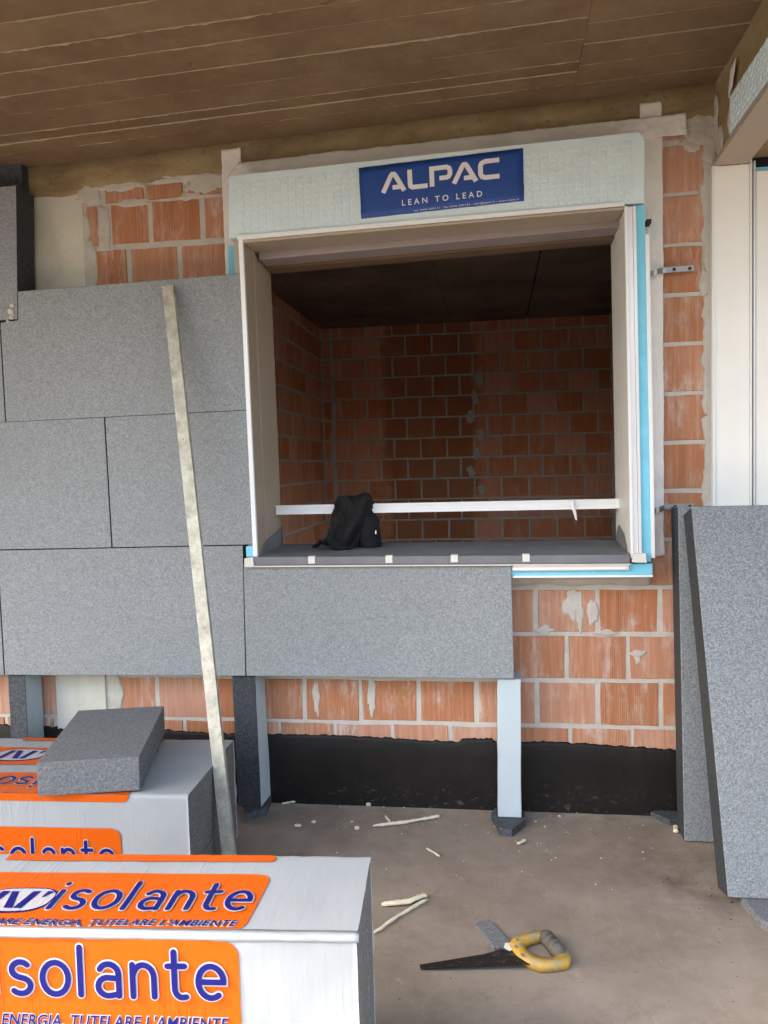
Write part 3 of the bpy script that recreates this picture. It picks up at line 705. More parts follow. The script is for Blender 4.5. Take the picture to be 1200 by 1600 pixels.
def strap(label, x0, x1, z, twist=.018):
    bm = bmesh.new(); n = 14; V = []
    for i in range(n + 1):
        a = i / n; x = x0 + (x1 - x0) * a; y = -.035 - .022 * math.exp(-((a - .12) / .13) ** 2); zz = z - .006 * math.exp(-(a / .22) ** 2) * 2 + .002 * a
        V.append([bm.verts.new((x, y, zz - .0095)), bm.verts.new((x, y, zz + .0095))])
    for a, b in zip(V, V[1:]): bm.faces.new((a[0], b[0], b[1], a[1]))
    o = tag(mk(bm, 'anchor_strap', 'galvanised'), label, 'bracket', 'galvanised straps fixing the frame to the bricks')
    m = o.modifiers.new('t', 'SOLIDIFY'); m.thickness = .002
    for a in (.55, .9):
        b2 = bmesh.new(); x = x0 + (x1 - x0) * a; box(b2, x - .005, x + .005, -.0375, -.0362, z - .004, z + .006); mk(b2, 'strap_hole', 'groove_black', o, org=(0, 0, 0))
    return o
strap('perforated metal strap across the bricks right of the window, upper one', .552, .704, 1.999)
strap('metal strap half hidden by the leaning grey board, lower one', .555, .70, 1.157)
tag(boxo('wood_wedge', 'dark_dirt', None, .536, .552, -.075, -.03, 2.155, 2.170), 'tiny dark wedge stuck at the tape beside the header', 'wedge')

# ------------------------------------------------------------------ fixed insulation boards
def board(label, q, th=.12, mat='foam_grey', name='insulation_board', grp='grey foam boards fixed to the facade', side='foam_side', y=-.15, org=None):
    """q: outline (x,z) seen from the front"""
    bm = bmesh.new(); n = len(q)
    f = [bm.verts.new((a, y, b)) for a, b in q]; bk = [bm.verts.new((a, y + th, b)) for a, b in q]
    ff = bm.faces.new(f); bm.faces.new(list(reversed(bk))); sf = []
    for i in range(n):
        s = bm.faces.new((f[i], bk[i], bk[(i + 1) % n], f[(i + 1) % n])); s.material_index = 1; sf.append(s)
    bmesh.ops.bevel(bm, geom=list(ff.edges), offset=.0016, segments=1, affect='EDGES')
    xs = [a for a, b in q]; zs_ = [b for a, b in q]
    return tag(mk(bm, name, [mat, side], None, org=((min(xs) + max(xs)) / 2, y + th, min(zs_))), label, 'insulation board', grp)
G = .0007
board('topmost grey foam board left of the window, notched at its left', [(-1.880, 1.5405 + G), (-.910, 1.5525 + G), (-.917, 2.051), (-1.803, 2.036), (-1.805, 1.926), (-1.882, 1.922)], y=-.1505)
board('short grey foam board beside the window behind the metal bar, middle row', [(-1.4665, 1.0465 + G), (-.907, 1.051 + G), (-.911, 1.5525 - G), (-1.4725, 1.5455 - G)], y=-.1495)
board('grey foam board at the left edge in the middle row', [(-2.46, 1.041 + G), (-1.4705, 1.0465 + G), (-1.4765, 1.5455 - G), (-2.46, 1.5345 - G)], y=-.151)
board('large grey foam board low on the left, level with the sill board', [(-1.944, .545), (-.956, .552), (-.948, 1.0485 - G), (-1.946, 1.041 - G)], y=-.150)
board('grey foam board at the left edge of the bottom row', [(-2.94, .54), (-1.9475, .545), (-1.9495, 1.041 - G), (-2.94, 1.034)], y=-.1515)
board('wide grey foam board right under the window sill', [(-.952, .552), (.049, .5525), (.0455, .9675), (-.9475, .9675)], y=-.1495)
board('grey foam board at the far left edge of the top row', [(-2.86, 1.529 + G), (-1.8865, 1.5405 + G), (-1.8885, 1.9), (-2.86, 1.89)], y=-.147)
board('pale grey foam board at the upper left corner beside the column', [(-2.78, 1.925), (-1.8105, 1.932), (-1.788, 2.433), (-2.78, 2.42)], y=-.15, mat='foam_grey')
board('foam board with shade in its dark colour behind the upper left corner board up to the beam', [(-2.78, 2.0), (-1.8195, 2.0), (-1.8195, 2.556), (-2.78, 2.53)], .05, 'foam_cut', y=-.056)  # darker foam puts the shade behind the corner board into its colour
# adhesive blobs holding the corner board
bm = bmesh.new()
for (x, z, r) in ((-1.836, 1.962, .012), (-1.829, 1.985, .010), (-1.834, 1.940, .009), (-1.826, 1.950, .008), (-1.85, 1.925, .007)):
    bmesh.ops.create_icosphere(bm, subdivisions=2, radius=r, matrix=Matrix.Translation((x, -.152, z)) @ Matrix.Scale(.5, 4, (0, 1, 0)))
for v in bm.verts: v.co += Vector((nz(*v.co, 90), nz(*v.co, 70), nz(*v.co, 80))) * .004
tag(mk(bm, 'adhesive_blob', 'mortar', None, True), 'lumpy dried adhesive at the corner of the upper left board', 'adhesive')

# ------------------------------------------------------------------ support strips
def strut(label, x0, x1, z0, z1, lean, front, right, y0=-.13, y1=-.012):
    bm = bmesh.new()
    hexa(bm, [(x0 + lean, y0 - .0, z0), (x1 + lean, y0, z0), (x1 + lean, y1, z0), (x0 + lean, y1, z0), (x0, y0, z1), (x1, y0, z1), (x1, y1, z1), (x0, y1, z1)], 0, 0, [0, 0, 0, 1, 0, 0])
    for v in bm.verts: v.co.x += random.uniform(-.002, .002)
    bmesh.ops.subdivide_edges(bm, edges=[e for e in bm.edges if abs(e.verts[0].co.z - e.verts[1].co.z) > .2], cuts=14)
    for v in bm.verts:
        if z0 + .01 < v.co.z < z1 - .01: v.co.x += .0022 * nz(v.co.x * 3, v.co.y * 3, v.co.z, 11)
    bmesh.ops.bevel(bm, geom=[e for e in bm.edges if e.calc_face_angle(0) > .8], offset=.002, segments=1, affect='EDGES')
    return tag(mk(bm, 'foam_strut', [front, right], None, org=((x0 + x1) / 2 + lean, y1, z0)), label, 'foam prop', 'foam strips propping up the bottom boards')
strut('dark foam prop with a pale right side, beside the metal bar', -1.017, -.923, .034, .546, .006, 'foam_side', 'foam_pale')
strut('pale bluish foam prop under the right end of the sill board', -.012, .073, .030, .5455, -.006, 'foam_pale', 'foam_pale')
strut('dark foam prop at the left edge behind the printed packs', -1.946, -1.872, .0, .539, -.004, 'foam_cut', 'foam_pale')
def offcut(label, pts, h, mat='foam_cut', z=0.0, grp=None):
    bm = bmesh.new(); prism(bm, [(a, b, z) for a, b in pts], (0, 0, h), .002)
    xs = [p[0] for p in pts]; ys = [p[1] for p in pts]
    return tag(mk(bm, 'foam_offcut', mat, None, org=(sum(xs) / len(xs), sum(ys) / len(ys), z)), label, 'foam scrap', grp or 'scraps of grey foam board')
offcut('foam scrap under the dark prop beside the metal bar', [(-1.012, -.012), (-1.005, -.10), (-.962, -.195), (-.902, -.115), (-.914, -.01)], .033)
offcut('pointed foam scrap under the pale bluish prop', [(-.043, -.09), (-.025, -.15), (-.012, -.215), (.03, -.225), (.082, -.135), (.078, -.06), (-.03, -.05)], .029)
offcut('flat foam scrap on the floor behind the leaning boards', [(.545, -.02), (.60, -.085), (.63, -.075), (.66, -.04), (.66, -.005), (.57, .0)], .022)
offcut('small torn foam scrap behind the saw blade', [(-.083, -.80), (-.073, -.775), (-.060, -.782), (-.047, -.765), (-.035, -.788), (.015, -.873), (.008, -.895), (-.030, -.903), (-.060, -.835)], .014, 'foam_block')
offcut('foam scrap under the front leaning board at the right edge', [(.695, -.60), (.715, -.72), (.79, -.84), (.86, -.80), (.83, -.6)], .03, 'foam_block')

# ------------------------------------------------------------------ leaning boards
def leaner(label, bl, tl, w, th, mat, yaw=0.0):
    bl = Vector(bl); tl = Vector(tl); r = Vector((math.cos(yaw), math.sin(yaw), .0)); up = (tl - bl); nb = r.cross(up.normalized()) * -1
    nb = Vector((0, 1, 0)) - up.normalized() * up.normalized().y; nb.normalize()
    d = nb * th; q = [bl, bl + r * w, bl + r * w + up, bl + up]
    low = min((p + d).z for p in q); 
    bm = bmesh.new(); hexa(bm, [tuple(p) for p in q] + [tuple(p + d) for p in q], 0, 0, [0, 0, 1, 1, 1, 1])
    bmesh.ops.bevel(bm, geom=list(bm.edges), offset=.002, segments=1, affect='EDGES')
    dz = -min(v.co.z for v in bm.verts)
    for v in bm.verts: v.co.z += dz
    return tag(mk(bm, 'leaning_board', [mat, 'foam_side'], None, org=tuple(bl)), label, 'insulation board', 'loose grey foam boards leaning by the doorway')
leaner('speckled grey board standing upright against the bricks, rear of two', (.622, -.215, 0), (.620, -.150, 1.158), .60, .11, 'foam_near')
leaner('speckled grey board leaning in front of the other by the doorway', (.655, -.621, 0), (.633, -.285, 1.138), .60, .12, 'foam_near')

# ------------------------------------------------------------------ screed bar
def bar():
    A = Vector((-.870, -.618, 0)); Bt = Vector((-1.187, -.175, 2.009)); ax = (Bt - A).normalized()
    sx = Vector((1, 0, 0)) - ax * ax.x; sx.normalize(); sy = ax.cross(sx) * -1
    if sy.y < 0: sy = -sy
    w, d = .021, .010
    bm = bmesh.new(); ring = lambda p, k=1: [p - sx * w * k - sy * d * k, p + sx * w * k - sy * d * k, p + sx * w * k + sy * d * k, p - sx * w * k + sy * d * k]
    L = []
    for i in range(21): L.append([bm.verts.new(v + Vector((nz(i, 0, 0, .9), nz(i, 4, 0, .9), 0)) * .001) for v in ring(A.lerp(Bt, i / 20))])
    for a, b in zip(L, L[1:]):
        for k in range(4): bm.faces.new((a[k], a[(k + 1) % 4], b[(k + 1) % 4], b[k]))
    bm.faces.new(L[0]); inn = [bm.verts.new(v) for v in ring(Bt, .85)]; dp = [bm.verts.new(v) for v in ring(Bt - ax * .1, .85)]
    for k in range(4):
        bm.faces.new((L[-1][k], L[-1][(k + 1) % 4], inn[(k + 1) % 4], inn[k])); bm.faces.new((inn[k], inn[(k + 1) % 4], dp[(k + 1) % 4], dp[k]))
    bm.faces.new(dp)
    dz = -min(v.co.z for v in bm.verts)
    for v in bm.verts: v.co.z += dz
    bmesh.ops.bevel(bm, geom=[e for e in bm.edges if e.calc_face_angle(0) > 1.2 and e.calc_length() > .05], offset=.002, segments=2, affect='EDGES')
    tag(mk(bm, 'screed_bar', 'screed_bar', None, org=tuple(A)), 'long mortar stained metal straightedge leaning on the grey boards', 'straightedge')
bar()

# ------------------------------------------------------------------ wrapped packs
def pack(label, corner, rot, dims, nb, stack_dir, prints, wr):
    """corner: world xy of the back right corner; local x runs along the pack (0 at the right end, negative to the left), y 0 back .. -depth front"""
    Lx, Ly, Lz = dims
    rt = root('wrapped_pack', (corner[0], corner[1], 0), label, 'package', 'film wrapped packs of foam boards'); rt.rotation_euler = (0, 0, rot)
    mkl = lambda bm, name, mat, par=rt, smooth=False: (lambda o: o)(mk(bm, name, mat, par, smooth, org=(0, 0, 0)))
    ov = .036
    def disp(x, y, z):
        return .0035 * nz(x, y, z, 5.5) + .0018 * nz(x * 2.0, y, z, 16)
    def wrap(u, x):   # u: 0..1 round the section (bottom-front, up the front, over the top, down the back) rounded corners
        r = .012; pts = [(-Ly, 0), (-Ly, Lz), (0, Lz), (0, 0)]
        per = 2 * (Ly + Lz); s = u * per
        segs = [((-Ly, 0), (0, 1), Lz), ((-Ly, Lz), (1, 0), Ly), ((0, Lz), (0, -1), Lz), ((0, 0), (-1, 0), Ly)]
        for (p, d, l) in segs:
            if s <= l + 1e-9: y, z = p[0] + d[0] * s, p[1] + d[1] * s; break
            s -= l
        # round the corners
        cy = min(max(y, -Ly + r), -r); cz_ = min(max(z, r), Lz - r); v = Vector((y - cy, z - cz_))
        if v.length > r: v = v.normalized() * r
        return cy + v.x, cz_ + v.y
    us = []
    per = 2 * (Ly + Lz); acc = 0
    for l in (Lz, Ly, Lz, Ly):
        n = max(8, int(l / .022))
        us += [(acc + l * i / n) / per for i in range(n)]
        us += [(acc + e) / per for e in (.003, .007, .012, l - .012, l - .007, l - .003)]
        acc += l
    us = sorted(set(round(u, 6) for u in us))
    bm = bmesh.new(); nx = 46; V = []
    for i in range(nx + 1):
        a = i / nx; x = -Lx + (Lx + ov) * (1 - (1 - a) ** 1.0); r = []
        for u in us:
            y, z = wrap(u, x); n = Vector((0, (y + Ly / 2) / Ly, (z - Lz / 2) / Lz)); n.normalize()
            d = disp(x, y, z); fl_ = 0
            jag = .010 * nz(u * 30, 1, 0) * max(0, (x + .02) / .04) if x > -.02 else 0
            back = min(1, max(0, (y + Ly * .35) / (Ly * .3))); x = x if x <= 0 else x * (.12 + .88 * back)
            d += (.006 * nz(u * 26, 4, 0) * back if x > 0 else 0)
            jag *= .25 + .75 * back
            zz = z + n.z * d; 
            r.append(bm.verts.new((x + jag, y + n.y * d, max(zz, .0015))))
        V.append(r)
    m = len(us)
    for a, b in zip(V, V[1:]):
        for k in range(m): bm.faces.new((a[k], b[k], b[(k + 1) % m], a[(k + 1) % m]))
    sl_ = mkl(bm, 'film_sleeve', 'film_white', rt, True)
    md = sl_.modifiers.new('t', 'SOLIDIFY'); md.thickness = .0015; md.offset = -1
    for i in range(nb):
        bm = bmesh.new()
        if stack_dir == 'z': box(bm, -Lx + .02, -.001 - .002 * (i % 2), -Ly + .003, -.006, .006 + (Lz - .012) * i / nb + .0006, .006 + (Lz - .012) * (i + 1) / nb - .0006, .003)
        else: box(bm, -Lx + .02, -.001 - .002 * (i % 2), -Ly + .004 + (Ly - .012) * i / nb + .0006, -Ly + .006 + (Ly - .012) * (i + 1) / nb - .0006, .006, Lz - .006, .003)
        mkl(bm, 'foam_board', 'foam_end', rt)
    def onf(face, h):
        if face == 'front': return lambda u, v: Vector((u, -Ly - h - disp(u, -Ly, v) * .5 - .001, v))
        return lambda u, v: Vector((u, -Ly + v, Lz + h + disp(u, -Ly + v, Lz) * .5 + .001))
    def panel(face, u0, u1, v0, v1, r=.03, skew=0.0, mat='film_orange', h=.0012, corners='TB', name='printed_panel', sub=None):
        fn = onf(face, h); bm = bmesh.new(); n = 40; C = []
        for j in range(n + 1):
            b = j / n; v = v0 + (v1 - v0) * b; dv0, dv1 = v - v0, v1 - v; e = 0
            if dv1 < r and 'T' in corners: e = r - math.sqrt(max(0, r * r - (r - dv1) ** 2))
            if dv0 < r and 'B' in corners: e = max(e, r - math.sqrt(max(0, r * r - (r - dv0) ** 2)))
            C.append((u1 + skew * (b - .5) - e, v))
        rows = []
        for (ue, v) in C: rows.append([bm.verts.new(fn(u0 + (ue - u0) * i / 24, v)) for i in range(25)])
        for a, b in zip(rows, rows[1:]):
            for i in range(24): bm.faces.new((a[i], a[i + 1], b[i + 1], b[i]))
        return mkl(bm, name, mat, sl_, True)
    def brand(face, uend, v, xh, stroke=.0125, wsp=1.0, flip=False, h=.0022):
        st, W_ = word('isolante', 0); k = xh
        for (mat, w, hh_) in (('film_ink', stroke * 1.55, h), ('film_blue', stroke, h + .0012)):
            bm = bmesh.new(); fs = [onf(face, hh_ + .00012 * i) for i in range(len(st))]
            for i, (p, c) in enumerate(st):
                P = [((a - W_) * k * wsp, b * k) for a, b in p]
                V, Fc = ribbon(P, w, bool(c))
                f = fs[i]
                if flip: put(bm, (V, Fc), lambda x, y: f(uend - x, v - y))
                else: put(bm, (V, Fc), lambda x, y: f(uend + x, v + y))
            mkl(bm, 'printed_lettering', mat, sl_)
        return uend - W_ * k * wsp
    def line(face, uend, v, size, width, h=.0022):
        for (mat, off, hh_) in (('film_ink', .0022, h), ('film_blue', .0004, h + .0012)):
            V, Fc = text2d("RISPARMIARE ENERGIA, TUTELARE L'AMBIENTE", size, .22, off * .75, 1.06)
            W_ = max(a.x for a in V); k = width / W_; bm = bmesh.new(); f = onf(face, hh_)
            put(bm, (V, Fc), lambda x, y: f(uend + (x - W_) * k, v + y)); mkl(bm, 'printed_lettering', mat, sl_)
    def logo(face, uc, vc, s, h=.0022):
        # white oval badge with a slanted blue letter and an apostrophe
        for (mat, rx, ry, hh_) in (('film_blue', 1.04, .62, h), ('film_ink', .98, .56, h + .0008)):
            bm = bmesh.new(); f = onf(face, hh_)
            P = [Vector((rx * math.copysign(abs(math.cos(a)) ** .7, math.cos(a)) + .25 * ry * math.sin(a), ry * math.copysign(abs(math.sin(a)) ** .7, math.sin(a)))) for a in [2 * math.pi * i / 36 for i in range(36)]]
            put(bm, (P, [tuple(range(36))]), lambda x, y: f(uc + x * s, vc + y * s)); mkl(bm, 'printed_badge', mat, sl_)
        bm = bmesh.new(); f = onf(face, h + .0016)
        for poly in ([(-.72, -.42), (-.50, -.42), (-.34, .40), (-.56, .40)], [(-.30, .40), (-.10, .40), (.14, -.42), (-.10, -.42)], [(.16, -.42), (.38, -.42), (.52, .40), (.30, .40)], [(.68, .12), (.74, .12), (.90, .42), (.72, .42)]):
            put(bm, ([Vector(p) for p in poly], [(0, 1, 2, 3)]), lambda x, y: f(uc + x * s, vc + y * s))
        mkl(bm, 'printed_badge', 'film_blue', sl_)
    prints(panel, brand, line, logo)
    return rt
def film_lip(par, x0, x1, Ly, Lz):
    bm = bmesh.new(); n = 110; V = []
    for i in range(n + 1):
        x = x0 + (x1 - x0) * i / n; w = .002 + .007 * abs(nz(x, 2, 0, 7)) + .003 * abs(nz(x, 3, 0, 30)); e = .0015 * nz(x, 5, 0, 11)
        V.append([bm.verts.new((x, -Ly + .014 + w * .6, Lz + .0045 + e * .3)), bm.verts.new((x, -Ly - .001, Lz + .0055 + abs(e))), bm.verts.new((x, -Ly - .0030 - .005 * abs(nz(x, 6, 0, 13)), Lz - .001 + e)), bm.verts.new((x, -Ly - .0035 + .0010 * nz(x, 1, 0, 19), Lz - .003 - w))])
    for a, b in zip(V, V[1:]):
        for k in range(3): bm.faces.new((a[k], b[k], b[k + 1], a[k + 1]))
    o = mk(bm, 'film_fold', 'film_white', par, True, org=(0, 0, 0)); m = o.modifiers.new('t', 'SOLIDIFY'); m.thickness = .0008
def near_prints(panel, brand, line, logo):
    panel('front', -.99, -.212, .292, .4965, .03, .0)
    x = brand('front', -.234, .392, .059, .0108, .93); line('front', -.234, .332, .031, .60); logo('front', x - .10, .41, .085)
    panel('top', -.99, -.200, .012, .212, .028, .012)
    x = brand('top', -.212, .078, .062, .0105, .80); line('top', -.222, .024, .026, .57); logo('top', x - .080, .105, .072)
    panel('top', -.79, -.20, .262, .291, .0145, .0)
pk = pack('film wrapped foam pack with orange lettering in the near left foreground', (-.281, -1.383), math.radians(4.2), (1.0, .300, .502), 3, 'y', near_prints, 1)
film_lip(pk, -.96, .004, .300, .502)
def far_prints(panel, brand, line, logo):
    panel('front', -.99, -.215, .03, .254, .03, .0)
    x = brand('front', -.232, .130, .058, .0108, .93); line('front', -.23, .06, .03, .60); logo('front', x - .10, .15, .085)
    panel('top', -.99, -.185, -.002, .155, .03, .0, corners='T'); brand('top', -.93, .115, .055, .011, .95, True)
    panel('front', -.99, -.185, .336, .3595, .02, .0, corners='B')
    panel('top', -.99, -.235, .225, .385, .03, .012); logo('top', -.71, .31, .09)
    panel('top', -.79, -.25, .455, .484, .0145, .0)
pack('film wrapped foam pack by the wall with a grey block lying on it', (-.957, -.300), math.radians(2.5), (1.0, .490, .36), 3, 'z', far_prints, 1)
# block on the far pack
bm = bmesh.new(); T_ = [(-1.385, -.848), (-1.092, -.780), (-1.231, -.274), (-1.53, -.344)]
zb = .3665
hexa(bm, [(a, b, zb) for a, b in T_] + [(a + .002, b, zb + .104) for a, b in T_], 0, .003); tag(mk(bm, 'foam_block', 'foam_block', None, org=(-1.31, -.56, zb)), 'grey foam block lying askew on top of the rear printed pack', 'foam block')

# ------------------------------------------------------------------ doorway surround in the return wall
XR = .777
dr = root('door_surround', (XR, -.3, 0), 'cream door lining with white textured header at the right edge', 'door frame')
boxo('header_box', 'header_white', dr, XR, XR + .03, -1.30, -.20, 2.388, 2.508, .002)
bm = bmesh.new()
for j in range(6):
    for i in range(40):
        y0 = -.225 - i * .0262; z0 = 2.400 + j * .0192; s = 1 if (i + j) % 2 else -1
        q = [(y0 - .010, z0 - .007 - .003 * s), (y0 + .010, z0 - .007 + .003 * s), (y0 + .010, z0 + .007 + .003 * s), (y0 - .010, z0 + .007 - .003 * s)]
        b0 = [bm.verts.new((XR + .001, a, b)) for a, b in q]; t1 = [bm.verts.new((XR - .0035, y0 + (a - y0) * .75, z0 + (b - z0) * .75)) for a, b in q]
        bm.faces.new(t1)
        for k in range(4): bm.faces.new((b0[k], b0[(k + 1) % 4], t1[(k + 1) % 4], t1[k]))
tag(mk(bm, 'embossed_relief', 'header_white', dr), kind='stuff')
hexo('head_lining', 'panel_taupe', dr, [(XR - .004, -1.30, 2.372), (XR + .112, -1.30, 2.372), (XR + .112, -.02, 2.353), (XR - .004, -.02, 2.353), (XR - .004, -1.30, 2.3875), (XR + .112, -1.30, 2.3875), (XR + .112, -.02, 2.372), (XR - .004, -.02, 2.372)], .001)
boxo('edge_profile', 'profile_white', dr, XR - .010, XR + .0, -.026, .0, 0, 2.352)
boxo('jamb_panel', 'panel_cream', dr, XR + .0005, XR + .117, -.018, .1, 0, 2.352)
boxo('guide_rail', 'profile_white', dr, XR + .1175, XR + .124, -.026, .1, 0, 2.40)
boxo('guide_rail', 'groove_black', dr, XR + .1245, XR + .129, -.006, .1, 0, 2.40)
boxo('guide_rail', 'profile_silver', dr, XR + .1295, XR + .136, -.024, .1, 0, 2.36)
boxo('guide_rail', 'groove_black', dr, XR + .1365, XR + .139, -.006, .1, 0, 2.36)
boxo('jamb_panel', 'panel_cream', dr, XR + .1395, XR + .40, -.018, .1, 0, 2.325)
boxo('roller_cavity_shade', 'groove_black', dr, XR + .1395, XR + .42, -.006, .1, 2.345, 2.62, 0)  # solid black block painting the darkness of the hollow above the jamb
boxo('blue_strip', 'xps_blue', dr, XR + .1395, XR + .40, -.012, .1, 2.3255, 2.34)
boxo('jamb_panel', 'panel_cream', dr, XR + .0005, XR + .117, -1.35, -1.30, 0, 2.37)
tape_o = patch('sealing_tape', 'paper_tape', None, [(XR - .006, -.21, 2.50), (XR - .006, -.26, 2.52), (XR - .006, -.30, 2.585), (XR - .006, -.24, 2.575)], 6, 6, .004, 12, .0012, (-1, 0, 0))
tag(tape_o, 'torn beige tape end beside the textured header at the right edge', 'tape', 'paper sealing tapes round the window frame')
# the return wall over and behind the doorway, and its room
bm = bmesh.new(); box(bm, XR + .006, 1.10, -1.36, -.0, 2.511, 2.66); box(bm, XR + .006, 1.0, -.199, 0.0, 2.375, 2.5105); box(bm, XR + .004, 1.10, -1.36, -1.352, 0, 2.51)
tag(mk(bm, 'return_wall', 'beam_concrete'), 'brown concrete return wall above the doorway at the right', 'wall')
for i, (y, z, ry, rz_) in enumerate(((-.02, 2.50, .03, .10), (-.06, 2.42, .05, .05), (-.19, 2.44, .014, .05))):
    bm = bmesh.new()
    bmesh.ops.create_icosphere(bm, subdivisions=3, radius=1, matrix=Matrix.Translation((XR + .006, y, z)) @ Matrix.Diagonal((.008, ry, rz_, 1)))
    for v in bm.verts: v.co += Vector((.3, 1, 1)) * (nz(*v.co, 26) * .022 + nz(*v.co, 60) * .008)
    if i == 0: rwl = bpy.data.objects['return_wall']
    mk(bm, 'mortar_smear', 'mortar', rwl, True, org=(0, 0, 0))
boxo_ = lambda n_, *a: tag(boxo(n_, 'plaster_dark', None, *a, 0), kind='structure')
boxo_('back_room_wall', 1.1815, 6, .11, .29, 0, 2.6); boxo_('end_room_wall', 4.0, 4.2, -1.5, .10, 0, 2.9)
boxo_('back_room_ceiling', 1.601, 3.99, -1.35, .10, 2.56, 2.9)

# ------------------------------------------------------------------ black jacket over the crossbar
def jacket():
    bm = bmesh.new(); nu, nv = 64, 96
    def edge(tab, t_):
        for (t0, v0), (t1, v1) in zip(tab, tab[1:]):
            if t_ <= t1: return v0 + (v1 - v0) * (t_ - t0) / (t1 - t0)
        return tab[-1][1]
    # t<0: behind the bar, 0..: over the bar and down to the sill, then along the sill
    path = [(-.55, .168, 1.06), (-.40, .166, 1.12), (-.12, .158, 1.190), (-.04, .140, 1.212), (.06, .108, 1.216), (.14, .086, 1.200), (.35, .066, 1.135), (.58, .048, 1.075), (.76, .030, 1.036), (.88, -.004, 1.024), (1.0, -.034, 1.021)]
    left = [(-.55, -.60), (-.1, -.635), (0, -.646), (.2, -.650), (.5, -.657), (.68, -.672), (.85, -.700), (1.0, -.708)]
    right = [(-.55, -.50), (-.1, -.492), (0, -.482), (.15, -.478), (.35, -.503), (.6, -.535), (.8, -.545), (.9, -.556), (1.0, -.600)]
    V = []
    for j in range(nv + 1):
        t_ = -.55 + 1.55 * j / nv
        for (p0, p1) in zip(path, path[1:]):
            if t_ <= p1[0] + 1e-9: k = (t_ - p0[0]) / (p1[0] - p0[0]); y, z = p0[1] + (p1[1] - p0[1]) * k, p0[2] + (p1[2] - p0[2]) * k; break
        xl, xr = edge(left, t_), edge(right, t_); r = []
        for i in range(nu + 1):
            s_ = i / nu; x = xl + (xr - xl) * s_
            amp = max(0, min(1, (t_ + .15) / .35))
            # diagonal sleeve roll from the top right to the lower left, hollow beside it, and smaller folds
            c = s_ - (.82 - .30 * max(0, t_) ** 1.3); roll = math.exp(-(c / .13) ** 2); hol = math.exp(-((c - .24) / .09) ** 2)
            c2 = s_ - (.34 - .30 * t_); roll2 = math.exp(-(c2 / .10) ** 2)
            f = amp * (.034 * roll - .022 * hol + .012 * roll2 * (1 - .5 * t_)) + .010 * amp * abs(nz(x * 2.4 + z, 2, z * .9, 17)) + .004 * nz(x, 7, z, 48) * (.4 + amp)
            f += .012 * amp * max(0, math.sin((x + .55 * z) * 105 + 3 * nz(x, 1, z, 9))) ** 3 * min(1, abs(c) * 5)
            edge_in = min(s_, 1 - s_); flat = max(0, min(1, (t_ - .74) / .2)); f += .020 * flat * math.exp(-((s_ - .30) / .30) ** 2)
            f -= .022 * max(0, 1 - edge_in / .10) ** 2 * amp * (1 - .6 * flat)
            topk = math.exp(-(t_ / .22) ** 2); rnd_ = max(0, 1 - edge_in / .16) ** 2
            z2 = z + topk * (.012 * math.exp(-((s_ - .78) / .16) ** 2) - .003 * math.exp(-((s_ - .45) / .12) ** 2) + .006 * nz(x, 3, 0, 30) - .026 * rnd_)
            p = Vector((x + .004 * nz(x, y, z, 25) + topk * .012 * rnd_ * (1 if s_ < .5 else -1), y - f * (1 - .65 * flat), z2 + f * .9 * flat))
            r.append(bm.verts.new(p))
        V.append(r)
    for j in range(nv):
        for i in range(nu): bm.faces.new((V[j][i], V[j][i + 1], V[j + 1][i + 1], V[j + 1][i]))
    for v in bm.verts: v.co.z = max(v.co.z, 1.0105 + .045 * max(0, v.co.y + .166) * .9)
    # hanging right lobe (the second sleeve) behind the roll
    tube(bm, [(-.540, .112, 1.185), (-.522, .108, 1.155), (-.505, .102, 1.11), (-.502, .092, 1.07), (-.506, .086, 1.035), (-.508, .084, 1.012)], [(.020, .012), (.034, .022), (.042, .030), (.046, .034), (.050, .038), (.052, .040)], 20, .05)
    lobe = list(bm.verts)[(nu + 1) * (nv + 1):]
    for v in lobe: c = v.co.copy(); v.co += Vector((.012 * nz(c.x, c.y, c.z, 22), .012 * nz(c.x, c.y + 4, c.z * .5, 26), 0))
    o = mk(bm, 'black_jacket', 'cloth_black', None, True, org=(-.57, .12, 1.18))
    m = o.modifiers.new('t', 'SOLIDIFY'); m.thickness = .006; m.offset = 0
    return o
jk = jacket(); tag(jk, 'crumpled black jacket draped over the white crossbar onto the sill', 'jacket')
boxo('pull_tag', 'ink_white', jk, -.472, -.467, .030, .036, 1.068, 1.082)

# ------------------------------------------------------------------ hand saw on the floor
saw = root('hand_saw', (-.03, -.93, 0), 'hand saw with black blade and worn yellow handle lying on the floor', 'saw')
bm = bmesh.new()
top_ = [(-.226, -.985), (-.06, -.935), (.012, -.902), (.05, -.895)]; n = 60; teeth = []
for i in range(n + 1):
    a = i / n; p = Vector((.075, -.972)).lerp(Vector((-.222, -1.004)), a)
    teeth.append((p.x, p.y - (.0022 if i % 2 else 0)))
prism(bm, [(a, b, .012 - .05 * 0) for a, b in top_] + [(a, b, .012) for a, b in teeth], (0, 0, .0014))
for v in bm.verts: v.co.z = v.co.z - .012 + .004 + .014 * max(0, (v.co.x + .226) / .3)
mk(bm, 'blade', 'saw_steel', saw)
def ring_prism(bm, outer, inner, z0, z1):
    n = len(outer)
    lv = [[bm.verts.new((a, b, z)) for a, b in L] for z in (z0, z1) for L in (outer, inner)]
    o0, i0, o1, i1 = lv
    for k in range(n):
        j = (k + 1) % n
        bm.faces.new((o1[k], o1[j], i1[j], i1[k])); bm.faces.new((o0[j], o0[k], i0[k], i0[j])); bm.faces.new((o0[k], o0[j], o1[j], o1[k])); bm.faces.new((i0[j], i0[k], i1[k], i1[j]))
outer = [(.012, -.905), (.020, -.873), (.050, -.848), (.090, -.830), (.120, -.826), (.128, -.842), (.146, -.880), (.166, -.922), (.172, -.945), (.160, -.965), (.125, -.978), (.090, -.985), (.060, -.972), (.030, -.940)]
